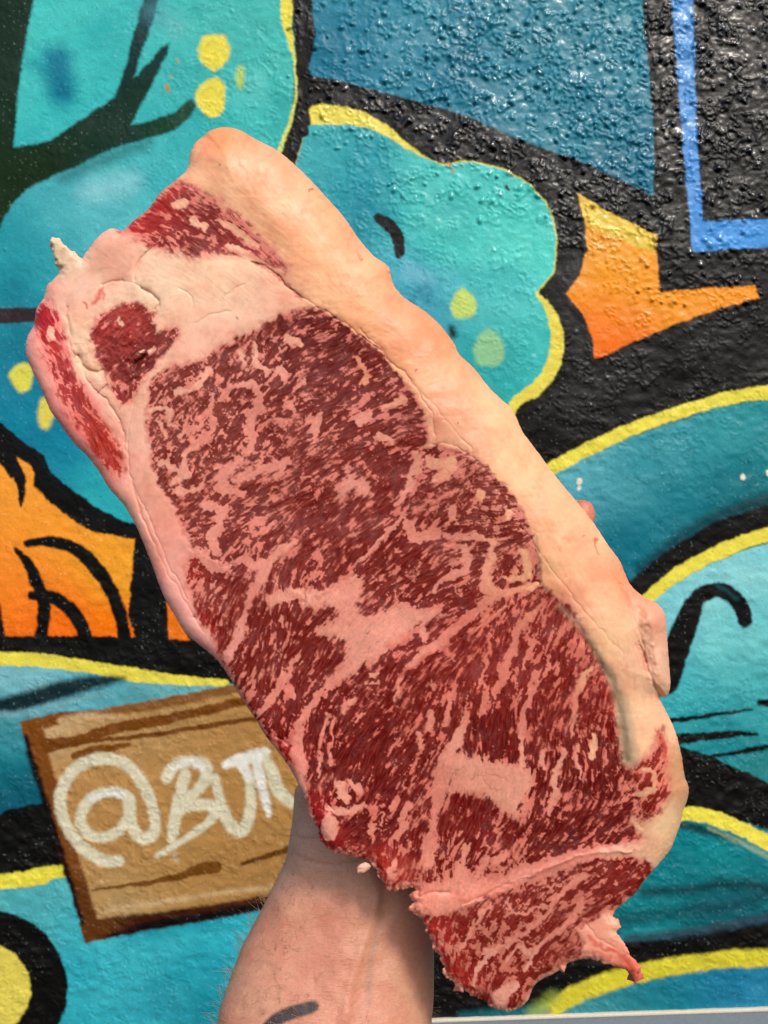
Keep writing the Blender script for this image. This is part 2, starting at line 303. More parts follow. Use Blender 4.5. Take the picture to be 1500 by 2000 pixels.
# --- the painted plank with its lettering
put(g.poly([(38, 1412), (100, 1392), (200, 1385), (300, 1366), (480, 1333), (700, 1300), (720, 1740), (540, 1770), (470, 1786), (300, 1815), (165, 1842), (148, 1770), (115, 1665), (88, 1565), (58, 1475)], 3, False),
    grad([(60, 1420, 50, (128, 76, 34)), (120, 1600, 60, (120, 72, 34)), (180, 1800, 40, (100, 60, 32)), (300, 1800, 50, (64, 36, 22)), (420, 1780, 50, (70, 40, 26)), (300, 1380, 60, (136, 92, 50))]))
put(g.poly([(86, 1424), (150, 1402), (300, 1388), (480, 1350), (700, 1310), (700, 1715), (520, 1748), (400, 1768), (290, 1783), (190, 1793), (160, 1690), (122, 1565), (96, 1475)], 5, False),
    grad([(110, 1420, 40, (196, 166, 122)), (280, 1400, 60, (180, 144, 94)), (200, 1540, 80, (182, 138, 84)), (400, 1540, 80, (178, 134, 78)), (300, 1700, 80, (178, 138, 82)), (450, 1700, 60, (168, 126, 72)), (250, 1770, 40, (178, 150, 104))]))
for (p, w, s, c, a) in [
        ([(50, 1440), (70, 1510), (100, 1600), (130, 1700), (160, 1800)], [10, 14, 12, 12, 8], 5, (20, 14, 10), .95),
        ([(210, 1828), (300, 1808), (420, 1786), (560, 1760)], [6, 16, 16, 14], 7, (22, 12, 10), .95),
        ([(86, 1452), (150, 1446), (220, 1424), (300, 1409), (380, 1392), (500, 1364)], [18, 20, 21, 22, 18, 16], 3, (118, 70, 24), 1),
        ([(92, 1464), (180, 1447), (260, 1440), (330, 1430), (420, 1416), (520, 1400)], [14, 8, 9, 9, 10, 9], 2.5, (112, 66, 22), 1),
        ([(146, 1476), (190, 1464), (250, 1455)], [14, 17, 8], 3, (122, 74, 28), 1),
        ([(180, 1738), (220, 1733), (290, 1724), (350, 1711), (395, 1697), (422, 1693)], [4, 5, 9, 14, 24, 24], 2.5, (112, 70, 26), 1),
        ([(472, 1688), (520, 1672), (590, 1652)], [7, 11, 14], 2.5, (100, 62, 22), 1),
        ([(210, 1778), (320, 1762), (450, 1742), (560, 1730)], [8, 10, 8, 8], 6, (206, 176, 134), .8),
        ([(120, 1408), (170, 1398), (230, 1402)], [14, 16, 8], 6, (214, 182, 136), .7)]:
    put(g.stroke(p, w, s), c, a)
CR = (216, 212, 184); WH = (230, 231, 222)
for (p, w, c) in [
        ([(232, 1682), (205, 1682), (172, 1664), (140, 1630), (121, 1585), (120, 1548), (136, 1512), (172, 1487), (215, 1481), (252, 1497), (278, 1530), (296, 1572), (303, 1608), (296, 1632), (278, 1638), (262, 1620), (254, 1590), (252, 1560)], 22, CR),
        ([(254, 1562), (240, 1549), (212, 1546), (182, 1556), (162, 1582), (158, 1606), (172, 1628), (200, 1636), (230, 1625), (246, 1602)], 20, CR),
        ([(180, 1560), (212, 1548), (240, 1552)], 14, WH),
        ([(325, 1520), (338, 1498), (365, 1488), (392, 1488), (404, 1504), (396, 1530), (372, 1556), (345, 1580)], 22, CR),
        ([(362, 1512), (352, 1550), (344, 1590), (338, 1622), (334, 1640)], [20, 22, 22, 20, 14], CR),
        ([(345, 1584), (378, 1574), (404, 1572), (420, 1584), (408, 1604), (372, 1632), (335, 1656), (308, 1670)], [16, 20, 22, 22, 18, 14, 12, 10], CR),
        ([(338, 1500), (370, 1488), (396, 1500)], 12, WH),
        ([(420, 1520), (430, 1560), (442, 1596), (458, 1620), (474, 1620), (486, 1600), (490, 1560), (484, 1510)], [18, 20, 22, 24, 24, 22, 20, 20], CR),
        ([(438, 1494), (470, 1484), (505, 1474), (520, 1468)], [12, 24, 24, 16], WH),
        ([(500, 1480), (508, 1520), (518, 1560), (526, 1592)], [20, 20, 16, 10], WH),
        ([(520, 1478), (532, 1510), (545, 1545), (568, 1568)], [16, 22, 26, 20], CR),
        ([(470, 1490), (486, 1520)], [20, 14], WH)]:
    put(g.stroke(p, [q*1.04 for q in w] if hasattr(w, '__len__') else w*1.04, 4.5), c, .97)
put(g.stroke([(340, 1665), (344, 1680)], 10, 6), CR, .4)
# sprayed speckle and worn patches in the paint, plus glints painted as pale flecks
cl = fbm(X/85, Y/70, 5, 4)*sstep(0, .12, C[..., 2]-C[..., 0]); C *= np.stack([1+.9*cl, 1+.38*cl, 1+.26*cl], -1)
sp = noise(X/3.1, Y/3.1, 5); C *= (1 + .14*(fbm(X/30, Y/30, 6, 3)))[..., None]*(1+.08*(sp-.5))[..., None]
fl = sstep(.86, .97, noise(X/2.6, Y/2.6, 2))*(noise(X/60, Y/60, 4) > .42); C = C+fl[..., None]*np.array([.10, .13, .12], f32)*.8; dk = sstep(.93, .99, noise(X/2.9+40, Y/2.9, 6)); C *= (1-.5*dk)[..., None]
C = np.clip(C-.007, .0025, .9)
# --- relief of the wall: thick stippled paint
amp = np.clip(.25 + .9*np.exp(-((X-1050)**2/(2*380**2)+(Y-120)**2/(2*280**2))) + .35*sstep(900, 1200, X)*sstep(1100, 800, Y) + .35*sstep(1150, 1400, Y), .2, 1.1)
Hh = (1.6*fbm(X/34, Y/30, 2, 4)) * (.5+.5*amp)                   # mm
wx_ = X + 10*fbm(X/25, Y/25, 4, 2); wy_ = Y + 10*fbm(X/25, Y/25, 5, 2)
rid = 1-np.abs(2*noise(wx_/9+wy_/14, wy_/9-wx_/16, 3)-1)
dn = np.exp(-((X-1050)**2/(2*340**2)+(Y-120)**2/(2*240**2)))+.5*(X > 1240)*(Y < 640)
Hh += (1.2+.7*np.clip(dn, 0, 1))*amp*np.clip(rid-.5, 0, 1)*sstep(.42, .6, noise(X/22, Y/22, 6))*1.5
Hh += .9*np.clip(dn, 0, 1)*np.clip(noise(wx_/10+wy_/22, wy_/8, 5)-.52, 0, 1)*1.6
Hh += .55*amp*(noise(X/11, Y/9, 1)-.5) + .9*(noise(wx_/15, wy_/13, 7)-.5)*sstep(900, 1250, Y+.3*X)*.9
nd = 0
drop = np.zeros_like(Hh)
for i in range(5600):
    x = rng.uniform(0, 1500); y = rng.uniform(0, 2000)
    dens = np.exp(-((x-1030)**2/(2*330**2)+(y-110)**2/(2*230**2)))
    dens = max(dens, .42*(x > 1240)*(y < 600), .10, .30*(x > 780)*(y < 560))
    if rng.random() > dens: continue
    a = rng.uniform(4.2, 10.5)*(1 if dens > .3 else .75); e = rng.uniform(.5, 1); th = rng.normal(.9, .9); h = rng.uniform(.8, 2.4)*(1 if dens > .36 else .22)
    i0 = np.searchsorted(xs, x-12); i1 = np.searchsorted(xs, x+12); j0 = np.searchsorted(ys, y-12); j1 = np.searchsorted(ys, y+12)
    dx = X[j0:j1, i0:i1]-x; dy = Y[j0:j1, i0:i1]-y
    u = (dx*math.cos(th)+dy*math.sin(th))/a; v = (-dx*math.sin(th)+dy*math.cos(th))/(a*e)
    k = np.clip(1-(u*u+v*v), 0, 1)**1.3*h*1.15
    drop[j0:j1, i0:i1] = np.maximum(drop[j0:j1, i0:i1], k)
Hh += drop
gl = np.clip(.18+.42*amp+.45*np.clip(drop, 0, 1)+.35*fbm(X/60, Y/60, 7, 2), 0, 1)
sW = DW/2000
Vx = (X-750)*sW; Vz = (1000-Y)*sW; Vy = DW - Hh*.001*WK
nx, ny = len(xs), len(ys)
V = np.stack([Vx, Vy, Vz], -1).reshape(-1, 3)
idx = np.arange(nx*ny).reshape(ny, nx)
F = np.stack([idx[:-1, :-1], idx[1:, :-1], idx[1:, 1:], idx[:-1, 1:]], -1).reshape(-1, 4)
# rim to give the wall its thickness
loop = np.concatenate([idx[0, :], idx[1:, -1], idx[-1, -2::-1], idx[-2:0:-1, 0]])
Vb = V[loop].copy(); Vb[:, 1] = DW+.15; n0 = len(V); nl = len(loop)
k = np.arange(nl); Fr = np.stack([loop, loop[(k+1) % nl], n0+(k+1) % nl, n0+k], -1)
V2 = np.concatenate([V, Vb]); C2 = np.concatenate([C.reshape(-1, 3), C.reshape(-1, 3)[loop]]); G2 = np.concatenate([gl.ravel(), gl.ravel()[loop]])
wall = mesh_np('painted_wall', V2, np.concatenate([F, Fr]), np.clip(C2, 0, .9), wall_mat.m, None, True, {'gloss': G2})
tag(wall, 'bumpy outdoor wall covered in teal, black, yellow and orange graffiti with a brown lettered plank', 'wall', kind='thing')
# --- sill under the wall
def box_bevel(name, x0, x1, y0, y1, z0, z1, mat, parent, bev=.002, rot=0):
    import bmesh
    bm = bmesh.new(); bmesh.ops.create_cube(bm, size=1)
    for v in bm.verts: v.co = ((v.co.x+.5)*(x1-x0)+x0, (v.co.y+.5)*(y1-y0)+y0, (v.co.z+.5)*(z1-z0)+z0)
    bmesh.ops.bevel(bm, geom=bm.edges[:], offset=bev, segments=3, affect='EDGES', profile=.6)
    me = bpy.data.meshes.new(name); bm.to_mesh(me); bm.free(); me.materials.append(mat)
    o = bpy.data.objects.new(name, me); col.objects.link(o); o.parent = parent
    for p in me.polygons: p.use_smooth = True
    return o
sill = empty('wall_sill', (0, DW, (1000-1991)*sW)); sill.rotation_euler = (0, -R(1.95), 0)
tag(sill, 'pale edged grey metal sill running along the bottom of the painted wall', 'sill', kind='thing')
box_bevel('top_lip', -2.2, 2.4, -.0060, .08, -.0048, -.0003, simple('white_sill_edge', (206, 197, 178), .5, 300, .1), sill, .001)
box_bevel('front_face', -2.2, 2.4, -.0045, .08, -.20, -.0051, simple('grey_sill_paint', (112, 124, 134), .5, 300, .1), sill, .001)

# ================================================================== THE STEAK
SS = 1.65
sx = np.arange(36, 1364, SS); sy = np.arange(236, 1992, SS)
s = Grid(sx, sy); SX, SY = s.X, s.Y
OUT = [(405, 258), (430, 249), (462, 252), (500, 272), (548, 298), (600, 345), (640, 388), (675, 428), (700, 465), (730, 500), (758, 520), (768, 555), (790, 582), (830, 608), (862, 638), (885, 668), (897, 692), (925, 718), (958, 760), (1000, 800),
       (1020, 842), (1050, 882), (1085, 930), (1110, 960), (1135, 990), (1160, 1022), (1190, 1068), (1212, 1098), (1230, 1140), (1257, 1165), (1285, 1180), (1300, 1205), (1303, 1250), (1307, 1300), (1309, 1340), (1302, 1360), (1288, 1362), (1300, 1388),
       (1316, 1420), (1330, 1470), (1337, 1515), (1345, 1540), (1342, 1562), (1334, 1585), (1328, 1612), (1318, 1638), (1313, 1652), (1300, 1672), (1262, 1715), (1240, 1745), (1215, 1766), (1200, 1778), (1198, 1790), (1210, 1800), (1212, 1812), (1202, 1822),
       (1213, 1834), (1222, 1848), (1234, 1868), (1250, 1888), (1248, 1905), (1241, 1924), (1235, 1905), (1215, 1892), (1190, 1884), (1165, 1876), (1140, 1873), (1108, 1882), (1102, 1898), (1090, 1896), (1078, 1904), (1060, 1912), (1042, 1926), (1032, 1952),
       (1016, 1968), (985, 1974), (958, 1966), (945, 1954), (920, 1944), (895, 1928), (870, 1902), (860, 1872), (848, 1858), (845, 1842), (835, 1825), (828, 1802), (812, 1788), (798, 1776), (806, 1764), (800, 1752), (812, 1738), (806, 1731), (790, 1735), (762, 1737), (742, 1718),
       (734, 1698), (722, 1684), (700, 1676), (670, 1669), (642, 1657), (626, 1637), (618, 1612), (605, 1590), (596, 1560), (582, 1530), (566, 1500), (556, 1486), (541, 1464), (518, 1436), (500, 1405), (482, 1380), (464, 1350), (446, 1320), (430, 1296),
       (410, 1276), (385, 1256), (362, 1236), (345, 1208), (325, 1175), (310, 1140), (296, 1100), (280, 1060), (262, 1020), (242, 986), (212, 952), (196, 925), (170, 890), (145, 866), (120, 832), (98, 800), (83, 765), (64, 725), (52, 695), (52, 662),
       (66, 634), (71, 603), (85, 582), (92, 557), (107, 544), (117, 526), (108, 518), (106, 496), (99, 478), (99, 466), (116, 465), (128, 482), (147, 492), (160, 505), (167, 494), (185, 470), (203, 453), (219, 446), (240, 450), (262, 430), (290, 408),
       (310, 380), (340, 354), (366, 330), (372, 298), (385, 275), (401, 264)]
rag = sstep(700, 560, SX-.0)*0+sstep(1500, 1700, SY)*sstep(60, -60, SX-(SY-1000)*.62-400)      # raggedness along the torn lower left edge
rag = np.clip(rag*.75+.10+.6*np.exp(-((SX-120)**2+(SY-490)**2)/(2*30.**2))+.5*np.exp(-((SX-1200)**2+(SY-1850)**2)/(2*60.**2)), 0, 1)
wxo = SX + rag*(15*fbm(SX/7, SY/7, 1, 3)); wyo = SY + rag*(15*fbm(SX/7, SY/7, 5, 3))
SD = sdf_poly(wxo, wyo, smooth(OUT, 4))
inside = SD < 0
# slow domain warp so that drawn borders between fat and lean turn ragged
s.WX = SX + 14*fbm(SX/16, SY/16, 2, 2)+5*fbm(SX/6, SY/6, 0, 1); s.WY = SY + 14*fbm(SX/16, SY/16, 6, 2)+5*fbm(SX/6, SY/6, 4, 1)
def field(): return np.zeros(SX.shape, f32)
def addmax(Fd, r, v=1.0):
    b, m, d = r; Fd[b] = np.maximum(Fd[b], m*v)
# ---- which part of the meat each spot belongs to
LEAN = {
 'eye_muscle': [(620, 602), (565, 610), (515, 638), (470, 654), (430, 680), (385, 702), (340, 715), (305, 735), (291, 765), (287, 820), (290, 870), (300, 920), (320, 960), (345, 1000), (362, 1040), (385, 1068), (430, 1110), (470, 1130), (540, 1150), (600, 1160), (700, 1130), (760, 1040), (800, 980), (818, 930), (822, 890), (833, 858), (830, 820), (815, 780), (790, 742), (755, 700), (715, 664), (665, 628)],
 'cap_muscle': [(822, 886), (850, 873), (885, 874), (920, 888), (960, 922), (995, 958), (1020, 1000), (1042, 1050), (1052, 1100), (1056, 1138), (1020, 1165), (950, 1212), (880, 1262), (800, 1300), (740, 1330), (680, 1370), (620, 1400), (560, 1300), (600, 1180), (700, 1120), (760, 1040), (800, 980)],
 'side_muscle': [(372, 1085), (420, 1100), (470, 1120), (560, 1150), (620, 1200), (640, 1280), (610, 1380), (585, 1420), (575, 1500), (545, 1462), (515, 1430), (480, 1372), (452, 1322), (432, 1290), (412, 1240), (385, 1200), (368, 1150), (362, 1110)],
 'loin_muscle': [(1056, 1145), (1085, 1160), (1115, 1195), (1140, 1235), (1165, 1275), (1185, 1315), (1198, 1350), (1205, 1400), (1212, 1450), (1225, 1490), (1250, 1530), (1235, 1580), (1240, 1620), (1252, 1640), (1200, 1650), (1100, 1668), (1000, 1705), (900, 1740), (810, 1725), (765, 1732), (745, 1715), (735, 1690), (680, 1668), (640, 1655), (622, 1630), (600, 1560), (590, 1500), (590, 1420), (620, 1380), (720, 1310), (850, 1270), (950, 1215), (1010, 1170)],
 'corner_muscle': [(1290, 1425), (1302, 1450), (1305, 1500), (1303, 1550), (1290, 1585), (1265, 1602), (1240, 1596), (1225, 1560), (1215, 1500), (1225, 1490), (1262, 1478), (1280, 1455)],
 'flap_muscle': [(885, 1775), (950, 1752), (1020, 1725), (1100, 1692), (1180, 1675), (1250, 1676), (1270, 1690), (1268, 1708), (1240, 1742), (1210, 1765), (1170, 1790), (1130, 1812), (1140, 1840), (1130, 1868), (1100, 1880), (1050, 1912), (1030, 1940), (1012, 1965), (960, 1962), (900, 1925), (872, 1895), (860, 1860), (840, 1825), (825, 1795), (850, 1785)],
 'end_muscle': [(345, 358), (375, 362), (410, 385), (450, 415), (500, 455), (545, 500), (560, 530), (540, 520), (490, 500), (440, 495), (380, 500), (340, 493), (300, 485), (270, 465), (236, 452), (262, 432), (290, 408), (312, 382)],
 'round_muscle': [(262, 592), (285, 600), (302, 625), (303, 652), (322, 640), (345, 636), (348, 655), (325, 690), (302, 712), (268, 764), (246, 792), (226, 782), (213, 745), (198, 722), (188, 692), (178, 660), (180, 636), (198, 614), (225, 597)],
 'edge_muscle': [(75, 600), (95, 592), (112, 612), (125, 650), (140, 700), (155, 745), (180, 790), (215, 845), (240, 890), (244, 920), (225, 930), (195, 895), (160, 850), (135, 810), (112, 765), (95, 715), (75, 660), (68, 630)],
}
LEANSOFT = {'round_muscle': 9, 'edge_muscle': 14, 'end_muscle': 15, 'corner_muscle': 14}
Mlean = field(); Dl = np.full(SX.shape, 99, f32)
PID = np.zeros(SX.shape, np.int8)      # 0 = seam_fat
names = ['seam_fat', 'fat_cap', 'rim_fat', 'fat_flap', 'torn_shred', 'torn_strip'] + list(LEAN)
FATP = {
 'fat_cap': [(380, 200), (700, 300), (1100, 800), (1400, 1300), (1400, 1720), (1240, 1660), (1300, 1600), (1310, 1500), (1290, 1420), (1240, 1490), (1215, 1480), (1205, 1400), (1185, 1315), (1140, 1235), (1085, 1160), (1056, 1138), (1042, 1050), (995, 958), (920, 888), (836, 872), (830, 820), (790, 742), (715, 664), (620, 600), (588, 584), (560, 530), (500, 455), (410, 385), (345, 357), (330, 330)],
 'rim_fat': [(40, 560), (133, 603), (131, 640), (149, 707), (171, 744), (213, 781), (243, 830), (246, 900), (262, 960), (300, 1040), (345, 1130), (400, 1240), (470, 1350), (560, 1500), (500, 1500), (300, 1250), (20, 800)],
 'fat_flap': [(1196, 1078), (1232, 1140), (1262, 1162), (1340, 1190), (1340, 1360), (1298, 1363), (1278, 1342), (1263, 1290), (1256, 1240), (1236, 1190), (1212, 1140)],
 'torn_shred': [(80, 450), (130, 455), (175, 495), (160, 520), (120, 540), (90, 520)],
 'torn_strip': [(1160, 1785), (1230, 1770), (1290, 1900), (1240, 1940), (1150, 1885), (1130, 1850)],
}
for nm, p in FATP.items():
    b, m, d = s.poly(p, 1, False); q = PID[b]; q[d < 0] = names.index(nm)
for nm, p in LEAN.items():
    b, m, d = s.poly(p, LEANSOFT.get(nm, 6)+16); sf = LEANSOFT.get(nm, 6); Dl[b] = np.minimum(Dl[b], d/sf); Mlean[b] = np.maximum(Mlean[b], 1-sstep(-sf*.6, sf, d))
    q = PID[b]; q[d < 0] = names.index(nm)
# ---- grain direction, degrees counter-clockwise from the right
DIR = [(330, 800, 45), (400, 760, 38), (480, 700, 55), (620, 650, 25), (700, 700, 30), (780, 760, 28), (810, 850, 22), (700, 860, 28), (600, 820, 30), (450, 860, 42), (350, 900, 60), (400, 960, 30), (520, 960, 35), (650, 980, 38), (750, 960, 42),
       (600, 1060, 45), (700, 1080, 45), (430, 1160, 60), (420, 1230, 60), (480, 1250, 75), (540, 1180, 88), (540, 1330, 70), (620, 1230, 55), (640, 1290, 45), (780, 1100, 40), (850, 960, 45), (900, 920, 30), (960, 980, 10), (960, 1060, 0), (900, 1120, 25), (1000, 1100, 60),
       (850, 1180, 35), (760, 1290, 42), (850, 1240, 40), (700, 1350, 48), (640, 1420, 78), (620, 1530, 85), (700, 1430, 55), (760, 1480, 60), (700, 1580, 45), (800, 1400, 60), (860, 1400, 72), (950, 1280, 68), (1000, 1350, 72), (1080, 1300, 66), (1050, 1210, 60),
       (1130, 1280, 68), (1150, 1380, 75), (1100, 1480, 84), (1180, 1500, 100), (1020, 1450, 85), (930, 1600, 70), (820, 1640, 72), (1000, 1650, 60), (1080, 1590, 75), (1180, 1570, 60), (1150, 1630, 35), (900, 1690, 72), (980, 1680, 55), (1100, 1650, 30),
       (1260, 1500, 20), (1290, 1520, 75), (1260, 1570, 40), (900, 1830, 65), (880, 1880, 110), (960, 1800, 45), (1050, 1760, 38), (1020, 1860, 48), (1160, 1710, 30), (1220, 1700, 35), (1000, 1930, 60), (320, 430, -30), (400, 450, -28), (500, 490, -38),
       (240, 660, 35), (120, 720, -62), (190, 830, -58), (560, 380, -48), (680, 520, -50), (800, 650, -50), (920, 800, -52), (1020, 930, -54), (1110, 1060, -58), (1190, 1190, -60), (1260, 1340, -70), (1300, 1450, -80)]
cd = field(); sn = field(); wt = field()
for (x, y, a) in DIR:
    w = np.exp(-((SX-x)**2+(SY-y)**2)/(2*42.**2))+1e-9; cd += w*math.cos(2*R(a)); sn += w*math.sin(2*R(a)); wt += w
ang = .5*np.arctan2(sn, cd) + .9*fbm(SX/30, SY/30, 3, 2)
ux = np.cos(ang).astype(f32); uy = -np.sin(ang).astype(f32)
h_, w_ = SX.shape
def samp(A, x, y):
    fx = np.clip(x, 0, w_-1.01); fy = np.clip(y, 0, h_-1.01); i = fx.astype(np.int32); j = fy.astype(np.int32); fx -= i; fy -= j
    return (A[j, i]*(1-fx)+A[j, i+1]*fx)*(1-fy)+(A[j+1, i]*(1-fx)+A[j+1, i+1]*fx)*fy
II, JJ = np.meshgrid(np.arange(w_, dtype=f32), np.arange(h_, dtype=f32))
def lic(N, n, step):
    acc = N.copy(); wsum = 1
    for sg in (1, -1):
        x = II.copy(); y = JJ.copy(); dx = ux*sg; dy = uy*sg
        for i in range(n):
            x = x+dx*step; y = y+dy*step
            ii = np.clip(x, 0, w_-1).astype(np.int32); jj = np.clip(y, 0, h_-1).astype(np.int32)
            nxx = ux[jj, ii]; nyy = uy[jj, ii]; fl = np.where(nxx*dx+nyy*dy < 0, -1, 1).astype(f32); dx = nxx*fl; dy = nyy*fl
            w = .5+.5*math.cos(math.pi*(i+1)/(n+1)); acc += w*samp(N, x, y)
            wsum += w
    acc /= wsum; m = acc[inside].mean(); sd = acc[inside].std(); return (acc-m)/sd
nA = noise(SX/4.4, SY/4.4, 0)+.7*noise(SX/2.5, SY/2.5, 1)
nB = noise(SX/10, SY/10, 2)+.5*noise(SX/5, SY/5, 3)
nV = noise(SX/17+5, SY/17, 4)+.45*noise(SX/7, SY/7, 5)
lA = lic(nA, 6, 1.3); lB = lic(nB, 9, 1.7); lF = lic(rng.random(SX.shape).astype(f32), 6, 1.0); lV = lic(nV, 9, 1.7); lW = lic(nA[::-1, ::-1].copy(), 9, 1.5)
nC = (fbm(SX/9, SY/9, 4, 4)); nC /= nC.std()
jag = fbm(SX/4.2, SY/4.2, 6, 2); jag /= jag.std()
marb = .78*lA+.50*lB+.36*nC+.14*jag
iA = nA-nA[inside].mean(); iA /= iA[inside].std(); lS = lic(nB, 3, 1.2)
iso = np.clip(.85*np.exp(-((SX-390)**2/(2*85.**2)+(SY-850)**2/(2*130.**2)))+.6*np.exp(-((SX-1000)**2+(SY-1830)**2)/(2*90.**2))+.55*np.exp(-((SX-990)**2+(SY-1050)**2)/(2*70.**2))+.5*(noise(SX/60, SY/60, 6) > .6), 0, .9)
marb = marb*(1-iso)+(.55*iA+.75*lS+.5*nC+.2*jag)*iso
# ---- bias: places with more (+) or less (-) fat
bias = field()-.20
for (x, y, r, v) in [(620, 700, 55, -.55), (690, 690, 40, -.3), (640, 610, 40, -.4), (690, 1480, 55, -1.0), (730, 1430, 40, -.6), (960, 1440, 36, -1.4), (640, 1040, 60, -.35), (720, 1010, 50, -.7), (760, 930, 30, -1.0), (650, 860, 60, -.3), (880, 905, 32, 1.0), (820, 930, 18, .8),
                     (1130, 1240, 26, 1.3), (1170, 1310, 18, .9), (930, 1590, 40, -.8), (880, 1600, 30, -.7), (620, 1440, 28, -.5), (640, 1290, 40, -.7), (560, 1290, 50, -.3), (480, 1180, 30, -.6), (900, 1340, 40, -.4), (1010, 1030, 40, .5), (1030, 1100, 25, .9), (860, 1000, 40, .3),
                     (1240, 1540, 40, .3), (1290, 1480, 20, .2), (1000, 1740, 26, .2), (900, 1850, 60, .25), (1060, 1820, 60, .25), (1230, 1700, 28, -.5), (1100, 1740, 40, .2), (1090, 1400, 60, -.35), (1170, 1480, 40, -.6), (1110, 1640, 50, -.4), (1020, 1620, 40, -.5), (950, 1700, 40, .7), (860, 1700, 30, .2),
                     (780, 1560, 40, -.4), (400, 800, 80, .08), (330, 850, 40, -.1), (340, 430, 60, -.5), (300, 390, 30, -1.0), (520, 480, 30, .5), (240, 640, 50, -1.1), (255, 700, 40, -.8), (120, 700, 60, -.3), (200, 860, 40, -1.2), (85, 620, 25, -.8), (420, 1240, 30, -.1), (380, 1150, 30, .6), (830, 1810, 20, -1.5), (870, 1900, 30, -.8),
                     (590, 1600, 40, -.6), (640, 1660, 30, -1.0), (750, 1700, 20, -.7), (850, 1360, 50, -.3), (760, 1300, 50, -.25), (670, 1180, 60, -.3), (860, 1110, 50, -.4)]:
    bias += v*np.exp(-((SX-x)**2+(SY-y)**2)/(2*r*r))
bias = bias + 1.7*np.clip(Dl+1.0, 0, 2.5)
